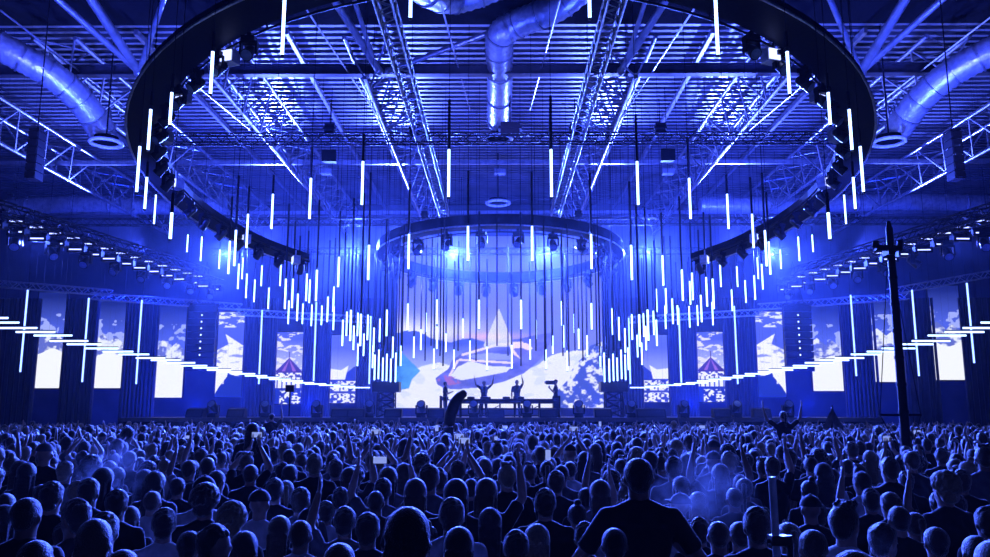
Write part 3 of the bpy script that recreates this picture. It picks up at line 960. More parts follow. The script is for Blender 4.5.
# ------------------------------------------------------------------ strobe trusses at both sides
sl = empty('strobe_light')
b = MB(); b.box((-0.36, -0.16, -0.26), (0.36, 0.16, -0.02)); b.box((-0.34, -0.03, -0.03), (0.34, 0.03, 0.08)); b.build('housing', M['black'], sl)
b = MB(); b.box((-0.26, -0.175, -0.17), (0.26, -0.16, -0.12)); b.build('lamp_face', M['strobe'], sl)
k0 = 0
for side, sn in ((0, 'left'), (1, 'right')):
    m = (lambda x: 1000 - x) if side else (lambda x: x)
    p, q = at(m(-60), 188, 28.5), at(m(205), 272, 45.0)
    truss('lighting_truss', p, q, 0.5, 0.4, 0.04, 0.9, M['black'], f'black truss loaded with strobe lights slanting down on the {sn} side', 'truss', 'strobe trusses')
    p2 = p + Vector((0, 0, -0.75)); q2 = q + Vector((0, 0, -0.6))
    truss('lighting_truss', p2 + Vector((0.9 if not side else -0.9, 0, 0)), q2 + Vector((0.9 if not side else -0.9, 0, 0)), 0.35, 0.3, 0.03, 0.9, M['black'], f'lower black truss with moving heads slanting down on the {sn} side', 'truss', 'strobe trusses')
    n = 15
    for i in range(n):
        f = 0.10 + 0.88 * i / (n - 1)
        for row, (dx, dz) in enumerate(((0, -0.22), (0.9 if not side else -0.9, -0.92))):
            o = sl if k0 == 0 else copy_tree(sl); k0 += 1
            o.location = p.lerp(q, f) + Vector((dx, -0.25, dz)); o.rotation_euler = (random.uniform(0, 0.2), 0, random.uniform(-0.15, 0.15))
            tag(o, f'strobe on the {"upper" if row == 0 else "lower"} slanting truss at {sn}, {ORD[i]} from near end', 'strobe light', 'strobe lights')
    for i in range(8):
        f = 0.15 + 0.8 * i / 7
        place_mover(mover, p2.lerp(q2, f) + Vector((0.9 if not side else -0.9, -0.1, -0.32)), random.uniform(-1, 1), f'moving head under the lower slanting truss at {sn}, {ORD[i]} from near end', 'moving heads on the side trusses', 1.2)

# ------------------------------------------------------------------ ducts
def duct(name, pts, r, label, n=14):
    P = [Vector(p) for p in pts]; out = []; rb = []
    seg_ = 14
    for i in range(len(P) - 1):
        p0 = P[max(i - 1, 0)]; p1 = P[i]; p2 = P[i + 1]; p3 = P[min(i + 2, len(P) - 1)]
        for k in range(seg_):
            t = k / seg_
            out.append(0.5 * ((2 * p1) + (-p0 + p2) * t + (2 * p0 - 5 * p1 + 4 * p2 - p3) * t * t + (-p0 + 3 * p1 - 3 * p2 + p3) * t ** 3))
    out.append(P[-1])
    rb = [1.0 if (i % 2) else 0.93 for i in range(len(out))]
    t = empty(name, out[-1])
    b = MB(); b.path([o - out[-1] for o in out], r, 18, ribs=rb); b.build('duct_tube', M['foil'], t)
    for i in range(6, len(out), 7):
        b = MB(); b.path([out[i] - out[-1] - (out[i + 0] - out[i - 1]).normalized() * 0.03, out[i] - out[-1] + (out[i] - out[i - 1]).normalized() * 0.03], r * 1.05, 18)
        b.build('clamp_band', M['alu'], t)
    tag(t, label, 'duct', 'silver air ducts')
    return t


def outlet(px, py, Y, r, label):
    p = at(px, py, Y)
    t = empty('air_outlet', p)
    n = 28
    b = MB(); b.path([(r * math.cos(2 * PI * i / n), r * math.sin(2 * PI * i / n), 0) for i in range(n)], r * 0.13, 8, closed=True); b.build('rim', M['white'], t)
    b = MB(); b.tube((0, 0, 0.02), (0, 0, 0.22), r * 0.8, r * 0.78, 24, caps=False); b.tube((0, 0, 0.2), (0, 0, 0.22), r * 0.78, n=24); b.build('neck', M['darkroof'], t)
    b = MB(); b.tube((0, 0, 0.2), (0, 0, max(1.0, ROOF - p.z + 0.03)), 0.03, n=6); b.build('drop_rod', M['black'], t)
    tag(t, label, 'air outlet', 'round air outlets')


duct('air_duct', [at(-40, 22, 25), at(0, 46, 25.5), at(50, 74, 26.5), at(82, 102, 27.5), at(103, 133, 28.5)], 0.50, 'ribbed silver duct bending down at the upper left')
duct('air_duct', [at(1040, 22, 25), at(1000, 46, 25.5), at(950, 74, 26.5), at(918, 102, 27.5), at(897, 130, 28.5)], 0.50, 'ribbed silver duct bending down at the upper right')
duct('air_duct', [at(600, -30, 25), at(560, 5, 25.5), at(515, 25, 26.4), at(500, 38, 26.8), at(500, 75, 29.0), at(499, 122, 32.8)], 0.50, 'ribbed silver duct running along the middle of the roof')
duct('air_duct', [at(400, -30, 22), at(430, -8, 24), at(458, -2, 25), at(505, -18, 25)], 0.5, 'short piece of silver duct at the very top edge left of centre')
duct('air_duct', [at(-2, 208, 47.5), at(80, 204, 47.5), at(150, 206, 47.5), at(225, 205, 47.5)], 0.5, 'far silver duct lying crossways under the roof on the left')
duct('air_duct', [at(1002, 204, 47.5), at(900, 202, 47.5), at(800, 205, 47.5), at(700, 205, 47.5)], 0.5, 'far silver duct lying crossways under the roof on the right')
outlet(106, 143, 27.5, 0.52, 'round white air outlet at the end of the upper left duct')
outlet(889, 142, 27.5, 0.52, 'round white air outlet at the end of the upper right duct')
outlet(498, 139, 33.0, 0.58, 'round white air outlet under the central duct')
outlet(498, 203, 42.0, 0.60, 'far round white air outlet above the stage ring')
# small flood boxes below the deck
for i, (px, py, Y) in enumerate(((270, 92, 34), (727, 92, 34), (500, 90, 31), (326, 174, 40), (668, 174, 40), (500, 174, 42))):
    p = at(px, py, Y); t = empty('flood_lamp', p)
    b = MB(); b.box((-0.3, -0.25, 0), (0.3, 0.25, 0.22)); b.tube((0, 0, 0.2), (0, 0, ROOF + 0.02 - p.z), 0.02, n=5); b.build('housing', M['steel'], t)
    b = MB(); b.box((-0.25, -0.2, -0.02), (0.25, 0.2, 0)); b.build('lamp_face', M['white'], t)
    tag(t, ['small flood lamp under the roof deck on the left', 'small flood lamp under the roof deck on the right', 'small flood lamp below the central duct', 'lower flood lamp left of the middle', 'lower flood lamp right of the middle', 'far flood lamp hanging under the middle of the roof'][i], 'lamp', 'roof flood lamps')
# loudspeaker boxes hanging at 330,157 / 668,155
for i, (px, py) in enumerate(((330, 157), (667, 156))):
    p = at(px, py, 33); t = empty('hanging_speaker', p)
    b = MB(); b.add([(-.3, -.2, -.25), (.3, -.2, -.25), (.22, .25, -.2), (-.22, .25, -.2), (-.3, -.25, .25), (.3, -.25, .25), (.22, .25, .2), (-.22, .25, .2)], [(0, 3, 2, 1), (4, 5, 6, 7), (0, 1, 5, 4), (1, 2, 6, 5), (2, 3, 7, 6), (3, 0, 4, 7)]); b.build('cabinet', M['black'], t)
    b = MB(); b.tube((0, 0, .2), (0, 0, ROOF + 0.03 - p.z), 0.015, n=5); b.build('bracket', M['black'], t)
    tag(t, f'black box speaker hanging under the roof on the {"right" if i else "left"}', 'speaker')

# exit lamps on the wall
for i, (px, py) in enumerate(((19, 391), (974, 389))):
    p = at(px, py, 48); t = empty('wall_lamp', (p.x, 52.9, p.z)); p = at(px, py, 52.9); t.location = p
    b = MB(); b.box((-0.25, -0.1, -0.12), (0.25, 0.08, 0.12)); b.build('housing', M['white'], t)
    b = MB(); b.box((-0.2, -0.12, -0.07), (0.2, -0.1, 0.07)); b.build('lamp_face', M['exitl'], t)
    tag(t, f'small bright lamp on the dark wall at the far {"right" if i else "left"}', 'lamp')

# ------------------------------------------------------------------ stage
SZ = CAM_Z - 0.22
t = empty('stage', (0, 38, 0))
b = MB(); b.box((-17.5, 0, SZ - 0.18), (17.5, 13.0, SZ)); b.build('deck', M['stage'], t)
b = MB()
n = 175
vs = []
for j in range(n + 1):
    X = -17.5 + 35 * j / n; yy = 0.05 + 0.04 * math.sin(j * 2.2)
    vs += [(X, yy, 0.01), (X, yy, SZ - 0.18)]
b.add(vs, [(2 * j, 2 * j + 2, 2 * j + 3, 2 * j + 1) for j in range(n)]); b.build('skirt', M['drape'], t)
b = MB()
for X in range(-17, 18, 2):
    for yy in (0.6, 6, 12.4): b.box((X - .04, yy - .04, 0), (X + .04, yy + .04, SZ - .18))
b.build('support_leg', M['alu'], t)
tag(t, 'wide low stage deck with a dark skirt across the back of the hall', 'stage')

# DJ booth: scaffold frame with table
YJ = 40.0
xl, xr = at(441, 400, YJ).x, at(559, 400, YJ).x
t = empty('dj_booth', (0, YJ, SZ))
zt = at(500, 399, YJ).z - SZ
b = MB(); b.box((xl + 0.7, -0.45, zt - 0.22), (xr, 0.45, zt)); b.build('table', M['blackp'], t)
b = MB(); b.box((xl + 5.4, -0.46, 0.05), (xr - 0.05, 0.4, zt - 0.22)); b.build('equipment_case', M['black'], t)
b = MB(); nX = 7
for i in range(nX):
    X = xl + (xr - xl) * i / (nX - 1)
    for yy in (-0.45, 0.45): b.tube((X, yy, 0), (X, yy, zt - 0.1 + (0.25 if i in (0, nX - 1) else 0)), 0.035, n=6)
    if i < nX - 1:
        X2 = xl + (xr - xl) * (i + 1) / (nX - 1)
        b.tube((X, -0.45, 0.1), (X2, -0.45, zt - 0.3) if i % 2 == 0 else (X2, -0.45, 0.1), 0.02, n=5)
for zz in (0.1, zt * 0.45, zt - 0.05): b.tube((xl, -0.47, zz), (xr, -0.47, zz), 0.03, n=6)
b.build('scaffold_frame', M['black'], t)
tag(t, 'long black performers booth of scaffold tubes in the middle of the stage', 'booth')
for i, (dx, wd) in enumerate(((-1.4, 0.35), (-0.7, 0.5), (0.3, 0.35), (1.0, 0.3))):
    o = empty('media_player', (dx, YJ - 0.1, SZ + zt))
    b = MB(); b.box((-wd / 2, -0.18, 0), (wd / 2, 0.18, 0.10)); b.build('housing', M['blackp'], o)
    b = MB(); b.tube((0, -0.02, 0.10), (0, -0.02, 0.115), 0.12, n=16); b.build('jog_wheel', M['alu'], o)
    tag(o, f'black deck on the booth table, {ORD[i]} from the left', 'player', 'players on the booth table')

# speaker towers
for side, sn in ((0, 'left'), (1, 'right')):
    m = (lambda x: 1000 - x) if side else (lambda x: x)
    Y = 42.0
    c0 = at(m(386), 418, Y); zb_ = SZ; z1 = at(500, 392, Y).z; z2 = at(500, 382, Y).z
    t = empty('speaker_tower', (c0.x, Y, SZ))
    ch, wb = lattice((0, 0, 0), (0, 0.0001, z1 - SZ), 0.75, 0.6, 0.035, 0.5, None, '') if False else (MB(), MB())
    H = z1 - SZ
    for sx in (-.42, .42):
        for sy in (-.35, .35): ch.tube((sx, sy, 0), (sx, sy, H), 0.035, n=6)
    for k in range(3):
        z = H * k / 3; z_ = H * (k + 1) / 3
        for sy in (-.35, .35):
            wb.tube((-.42, sy, z), (.42, sy, z_), 0.022, n=4); wb.tube((.42, sy, z), (-.42, sy, z_), 0.022, n=4); wb.tube((-.42, sy, z_), (.42, sy, z_), 0.022, n=4)
        for sx in (-.42, .42): wb.tube((sx, -.35, z), (sx, .35, z_), 0.022, n=4)
    ch.build('tower_frame', M['black'], t); wb.build('cross_brace', M['black'], t)
    b = MB(); b.box((-0.68, -0.4, H), (0.68, 0.5, H + (z2 - z1)))
    for X in (-0.34, 0.34): b.tube((X, -0.42, H + 0.3), (X, -0.4, H + 0.3), 0.2, n=14)
    b.build('speaker_box', M['blackp'], t)
    tag(t, f'lattice tower with a wide black speaker box {sn} of the main screen', 'speaker tower')

# floor moving heads along the stage lip and monitor wedges
fm, fh = make_mover(False)
Y = 39.0
xs = [213, 265, 317, 369, 421.5, 474, 527, 579, 631.5, 683.5, 736, 788]
for i, x in enumerate(xs):
    p = at(x, 415, Y)
    o = fm if i == 0 else copy_tree(fm)
    o.location = (p.x, Y, SZ); o.scale = (1.25,) * 3; o.rotation_euler = (0, 0, random.uniform(-.2, .2))
    tag(o, f'moving head light standing on the stage lip, {ORD[i]} from the left', 'stage light', 'moving heads on the stage floor')
wd = MB(); wd.add([(-.4, -.3, 0), (.4, -.3, 0), (.4, .3, 0), (-.4, .3, 0), (-.4, -.1, .38), (.4, -.1, .38), (.4, .3, .45), (-.4, .3, .45)], [(0, 3, 2, 1), (4, 5, 6, 7), (0, 1, 5, 4), (1, 2, 6, 5), (2, 3, 7, 6), (3, 0, 4, 7)])
wm = wd.mesh('monitor', M['black'])
gm = MB(); gm.add([(-.34, -.29, .05), (.34, -.29, .05), (.34, -.13, .34), (-.34, -.13, .34)], [(0, 1, 2, 3)]); gm = gm.mesh('grille', M['blackp'])
for i, x in enumerate((195, 236, 340, 356, 393, 436, 496, 548, 603, 645, 657, 722, 762)):
    p = at(x, 415, 38.6)
    o = empty('stage_monitor', (p.x, 38.7, SZ)); child('cabinet', wm, o); child('grille', gm, o, (0, -0.012, 0))
    tag(o, f'low black monitor speaker on the stage lip, {ORD[i]} from the left', 'speaker', 'stage monitors')
# ------------------------------------------------------------------ people
def V3(*a): return Vector(a)


def capsule(mb, a, b, ra, rb, n=12):
    mb.tube(a, b, ra, rb, n); mb.ell(a, (ra,) * 3, n, 8); mb.ell(b, (rb,) * 3, n, 8)


def remesh(mb, voxel, smooth=4, dec=None):
    me = mb.mesh('tmp', [])
    o = bpy.data.objects.new('tmp', me); C.objects.link(o)
    r = o.modifiers.new('r', 'REMESH'); r.mode = 'VOXEL'; r.voxel_size = voxel
    if smooth:
        s = o.modifiers.new('s', 'SMOOTH'); s.iterations = smooth; s.factor = 0.5
    if dec:
        d = o.modifiers.new('d', 'DECIMATE'); d.ratio = dec
    dg = bpy.context.evaluated_depsgraph_get(); dg.update()
    ev = o.evaluated_get(dg); m = ev.to_mesh()
    nv = len(m.vertices); co = np.empty(nv * 3); m.vertices.foreach_get('co', co)
    fs = [tuple(p.vertices) for p in m.polygons]
    ev.to_mesh_clear()
    bpy.data.objects.remove(o); bpy.data.meshes.remove(me)
    return co.reshape(-1, 3), fs


def hand(mb, w, d, side, curl=0.35, palmdir=None):
    """palm, four unequal bent fingers and a side thumb; w wrist, d direction"""
    d = Vector(d).normalized(); q = d.to_track_quat('Z', 'Y')
    X = q @ V3(1, 0, 0); Yv = q @ V3(0, 1, 0)
    for k in range(5):
        t = k / 4
        mb.ell(w + d * (0.015 + 0.075 * t), (0.030 + 0.010 * t, 0.016, 0.022), 10, 6, rot=q.to_euler())
    for i, (ox, ln) in enumerate(((-0.030, 0.062), (-0.010, 0.076), (0.011, 0.071), (0.031, 0.054))):
        a = w + d * 0.09 + X * ox
        e1 = a + (d + X * ox * 4).normalized() * ln * 0.55 + Yv * curl * 0.012
        e2 = e1 + (d + Yv * curl).normalized() * ln * 0.55
        capsule(mb, a, e1, 0.0095, 0.0085, 6); capsule(mb, e1, e2, 0.0085, 0.0068, 6)
    a = w + d * 0.025 + X * side * 0.030
    e1 = a + (d * 0.6 + X * side * 0.8).normalized() * 0.042
    e2 = e1 + (d * 0.95 + X * side * 0.3 + Yv * 0.2).normalized() * 0.034
    capsule(mb, a, e1, 0.0125, 0.0105, 6); capsule(mb, e1, e2, 0.0105, 0.008, 6)


# facing +Y; (elbow, wrist, hand direction) for left (-x) and right (+x)
POSES = {
    'down': [((-.25, -.03, 1.14), (-.24, .10, .91), (0, .3, -1)), ((.25, -.03, 1.14), (.24, .10, .91), (0, .3, -1))],
    'forward': [((-.24, .02, 1.15), (-.13, .26, 1.22), (.3, .8, .4)), ((.24, .02, 1.15), (.13, .26, 1.22), (-.3, .8, .4))],
    'right_up': [((-.25, -.03, 1.14), (-.24, .10, .91), (0, .3, -1)), ((.30, .06, 1.62), (.26, .10, 1.88), (-.1, 0, 1))],
    'left_up': [((-.30, .06, 1.62), (-.24, .10, 1.88), (.1, 0, 1)), ((.25, -.03, 1.14), (.24, .10, .91), (0, .3, -1))],
    'both_up': [((-.33, .04, 1.62), (-.27, .08, 1.89), (.15, 0, 1)), ((.33, .04, 1.62), (.27, .08, 1.89), (-.15, 0, 1))],
    'phone': [((-.26, .14, 1.58), (-.07, .24, 1.84), (.25, .1, 1)), ((.26, .14, 1.58), (.07, .24, 1.84), (-.25, .1, 1))],
    'wide_up': [((-.40, .02, 1.58), (-.46, .06, 1.86), (-.1, 0, 1)), ((.40, .02, 1.58), (.46, .06, 1.86), (.1, 0, 1))],
    'point_up': [((-.24, .02, 1.15), (-.13, .26, 1.05), (.3, .8, -.2)), ((.29, .08, 1.66), (.40, .12, 1.93), (.3, 0, 1))],
    'elbows_out': [((-.36, .04, 1.16), (-.12, .27, 1.34), (.5, .3, .8)), ((.36, .04, 1.16), (.12, .27, 1.34), (-.5, .3, .8))],
}
SH = ((-.185, -.005, 1.415), (.185, -.005, 1.415))


def torso(mb, g=0.0):
    mb.ell((0, 0, .95), (.165 + g, .115 + g, .13 + g), 18, 10)
    mb.ell((0, 0, 1.10), (.140 + g, .098 + g, .17 + g), 18, 10)
    mb.ell((0, .005, 1.27), (.172 + g, .112 + g, .19 + g), 18, 12)
    capsule(mb, V3(-.13, -.01, 1.40), V3(.13, -.01, 1.40), .062 + g, .062 + g)
    for s in (-1, 1): mb.ell((s * .165, -.005, 1.40), (.062 + g, .06 + g, .065 + g), 12, 8)
    for s in (-1, 1): capsule(mb, V3(s * .02, -.012, 1.475), V3(s * .155, -.01, 1.405), .052 + g, .058 + g)
    mb.tube((0, -.005, 1.38), (0, 0, 1.485), .10 + g, .064 + g, 14)


def skull(mb):
    mb.tube((0, -.005, 1.40), (0, .015, 1.60), .064, .060, 14)
    mb.ell((0, .005, 1.665), (.080, .097, .092), 20, 14)
    mb.ell((0, .035, 1.60), (.058, .068, .062), 16, 10)
    mb.ell((0, .075, 1.565), (.028, .024, .022), 10, 8)
    mb.ell((0, .104, 1.625), (.011, .018, .020), 8, 6)
    mb.ell((0, .088, 1.655), (.045, .014, .010), 10, 6)
    for s in (-1, 1): mb.ell((s * .083, .003, 1.63), (.010, .020, .032), 8, 8, rot=(0.2, 0, s * 0.3))
    mb.ell((0, .094, 1.592), (.022, .010, .006), 8, 6)


def raw(mb, n0, co, fs, mi=0):
    mb.add([tuple(c) for c in co], fs, mi, True)


def body_parts(pose, dec=None, vox=0.013):
    P = POSES[pose]
    mb = MB(); torso(mb); skull(mb)
    for i in (0, 1):
        s = -1 if i == 0 else 1; sh = V3(*SH[i]); e = V3(*P[i][0]); w_ = V3(*P[i][1])
        capsule(mb, sh, e, .050, .040); capsule(mb, e, e.lerp(w_, .35), .041, .043); capsule(mb, e.lerp(w_, .35), w_, .042, .026)
        hip = V3(s * .085, 0, .92); kn = V3(s * .10, .012, .50); an = V3(s * .105, -.02, .09)
        capsule(mb, hip, kn, .085, .056); capsule(mb, kn, kn.lerp(an, .3), .054, .058); capsule(mb, kn.lerp(an, .3), an, .056, .036)
        capsule(mb, an + V3(0, 0, -.04), an + V3(s * .01, .15, -.055), .036, .030)
    co, fs = remesh(mb, vox, 3, dec)
    sb = MB(); torso(sb, .012)
    for i in (0, 1):
        sh = V3(*SH[i]); e = V3(*P[i][0])
        capsule(sb, sh, sh.lerp(e, .62), .066, .060)
        sb.tube(sh.lerp(e, .55), sh.lerp(e, .72), .060, .064, 14)
    sb.tube((0, 0, .86), (0, 0, 1.0), .172, .165, 20)
    sc, sf = remesh(sb, vox * 1.2, 3, dec)
    # a V of bare neck: lower the collar, and hem cut flat
    sc[:, 2] = np.maximum(sc[:, 2], .86)
    folds = 0.006 * np.sin(sc[:, 2] * 38 + sc[:, 0] * 15) * np.clip((1.3 - sc[:, 2]) * 4, 0, 1)
    sc[:, 1] += folds * np.sign(sc[:, 1])
    return (co, fs), (sc, sf)


def trousers_mesh(dec=None):
    mb = MB(); mb.ell((0, 0, .93), (.178, .128, .11), 18, 10)
    for s in (-1, 1):
        hip = V3(s * .085, 0, .92); kn = V3(s * .10, .012, .50); an = V3(s * .105, -.02, .10)
        capsule(mb, hip, kn, .098, .070); capsule(mb, kn, an, .070, .058)
    return remesh(mb, 0.018, 3, dec)


def shoes_mesh(dec=None):
    mb = MB()
    for s in (-1, 1):
        capsule(mb, V3(s * .105, -.04, .048), V3(s * .118, .16, .040), .050, .043); capsule(mb, V3(s * .105, -.03, .05), V3(s * .105, -.02, .10), .048, .046)
    co, fs = remesh(mb, 0.012, 2, dec)
    co[:, 2] = np.maximum(co[:, 2], 0.0)
    return co, fs


def hair_mesh(kind, dec=None):
    mb = MB(); R = random.Random(len(kind))
    def cap(g, zc=1.672):
        mb.ell((0, -.006, zc), (.083 + g, .098 + g, .090 + g), 26, 18)
    if kind == 'short':
        cap(.010); mb.ell((0, -.04, 1.60), (.068, .055, .055), 16, 10)
        for i in range(60):
            t = R.uniform(0, 2 * PI); ph = R.uniform(0, 1.2)
            mb.ell((.085 * math.sin(ph) * math.cos(t), -.006 + .102 * math.sin(ph) * math.sin(t), 1.672 + .10 * math.cos(ph)), (.016,) * 3, 6, 5)
    elif kind == 'crop':
        cap(.004); mb.ell((0, -.035, 1.61), (.064, .058, .055), 16, 10)
    elif kind == 'quiff':
        cap(.007); mb.ell((0, .035, 1.755), (.060, .055, .032), 14, 8); mb.ell((0, -.035, 1.61), (.064, .058, .055), 16, 10)
        for i in range(30): mb.ell((R.uniform(-.05, .05), R.uniform(-.02, .08), R.uniform(1.765, 1.785)), (.014, .014, .02), 6, 5)
    elif kind == 'curly':
        cap(.020); mb.ell((0, -.045, 1.60), (.080, .060, .06), 16, 10)
        for i in range(170):
            t = R.uniform(0, 2 * PI); ph = R.uniform(0, 1.75)
            if math.sin(t) > 0.3 and ph > 1.1: continue
            mb.ell((.105 * math.sin(ph) * math.cos(t), -.01 + .122 * math.sin(ph) * math.sin(t), 1.672 + .118 * math.cos(ph)), (.020,) * 3, 6, 5)
    elif kind in ('long', 'wavy'):
        cap(.014)
        for k in range(9):
            z = 1.66 - .04 * k; wv = .012 * math.sin(k * 1.8) if kind == 'wavy' else 0
            mb.ell((wv, -.042 - .004 * k, z), (.088 + (.012 if kind == 'wavy' else -.001 * k), .058, .05), 16, 10)
        for i in range(26):
            x = -.08 + .16 * i / 25
            capsule(mb, V3(x, -.075, 1.62), V3(x * 1.05 + .01 * math.sin(i * 2.2), -.085 - .02 * math.sin(i), 1.30 + .02 * math.sin(i * 1.7)), .011, .006, 6)
        for s in (-1, 1): capsule(mb, V3(s * .080, .01, 1.66), V3(s * .085, -.01, 1.38), .020, .012, 8)
    elif kind == 'ponytail':
        cap(.008); mb.ell((0, -.04, 1.62), (.066, .058, .05), 16, 10); mb.ell((0, -.11, 1.70), (.026, .026, .026), 10, 8)
        capsule(mb, V3(0, -.12, 1.70), V3(0, -.155, 1.60), .026, .030, 10); capsule(mb, V3(0, -.155, 1.60), V3(0, -.13, 1.40), .030, .012, 10)
    elif kind == 'bun':
        cap(.008); mb.ell((0, -.04, 1.62), (.066, .058, .05), 16, 10); mb.ell((0, -.06, 1.785), (.040, .040, .034), 14, 10)
    elif kind == 'stubble':
        cap(.001); mb.ell((0, -.03, 1.615), (.060, .058, .05), 16, 10)
    elif kind == 'cap':
        cap(.012, 1.678); mb.ell((0, .10, 1.705), (.062, .075, .010), 18, 8); mb.ell((0, 0, 1.785), (.010, .010, .008), 8, 6)
    vox = 0.009
    co, fs = remesh(mb, vox, 2, dec)
    # hairline: everything before the face and under the ears is drawn inside the skull
    x, y, z = co[:, 0], co[:, 1], co[:, 2]
    if kind == 'cap':
        face = (z < 1.685) & (y < 0.2)
        co[face, 2] = 1.685
    else:
        line = 1.700 - np.clip(-(y - .03), 0, .08) * 1.6
        face = (y > -.015) & (z < line)
        cx = np.array([0, -.01, 1.655]); d = co[face] - cx
        if kind in ('long', 'wavy'):
            inner = np.abs(co[face][:, 0]) < .066
            d[inner] *= .72
            co[face] = cx + d
        else:
            co[face] = cx + d * .78
    return co, fs


def mk(name, data, mat_):
    me = bpy.data.meshes.new(name)
    me.from_pydata(data[0].tolist(), [], data[1]); me.materials.append(mat_)
    me.polygons.foreach_set('use_smooth', [True] * len(me.polygons))
    return me


BODY = {}; SHIRT = {}; RAW = {}
eyes = MB()
for s in (-1, 1): eyes.ell((s * .030, .089, 1.640), (.011, .008, .007), 8, 6)
for p in POSES:
    bd, shd = body_parts(p)
    mb = MB(); mb.add([tuple(c) for c in bd[0]], bd[1], 0, True)
    for i in (0, 1): hand(mb, V3(*POSES[p][i][1]), POSES[p][i][2], 1 if i == 0 else -1)
    mb.add(eyes.v, eyes.f, 1, True)
    BODY[p] = {k: mb.mesh('body', [SKIN[k], M['white']]) for k in (0, 1)}
    SHIRT[p] = mk('shirt', shd, CLOTH['dark'])
TROUS = mk('trousers', trousers_mesh(), CLOTH['denim'])
SHOES = mk('shoes', shoes_mesh(), CLOTH['black'])
HK = ['short', 'crop', 'quiff', 'curly', 'long', 'wavy', 'ponytail', 'bun', 'stubble', 'cap']
HAIRM = {k: mk('hair', hair_mesh(k), HAIR['dark']) for k in HK}
HDESC = dict(short='short', crop='close-cropped', quiff='swept-up', curly='curly', long='long', wavy='long wavy', ponytail='ponytail', bun='top-knot', stubble='shaven', cap='cap')


def setmat(o, m):
    o.material_slots[0].link = 'OBJECT'; o.material_slots[0].material = m


def person(loc, h, pose, hair, hcol, cloth, skin=0, rz=0.0, label='', group=None, wide=1.0, trous='denim'):
    t = empty('person', loc, (0, 0, rz)); s = h / 1.77
    t.scale = (s * wide, s * wide, s)
    child('body', BODY[pose][skin], t)
    o = child('shirt', SHIRT[pose], t); setmat(o, CLOTH[cloth])
    o = child('trousers', TROUS, t); setmat(o, CLOTH[trous])
    child('shoes', SHOES, t)
    if hair:
        o = child('cap' if hair == 'cap' else 'hair', HAIRM[hair], t); setmat(o, CLOTH[hcol] if hair == 'cap' else HAIR[hcol])
    tag(t, label, 'person', group)
    return t


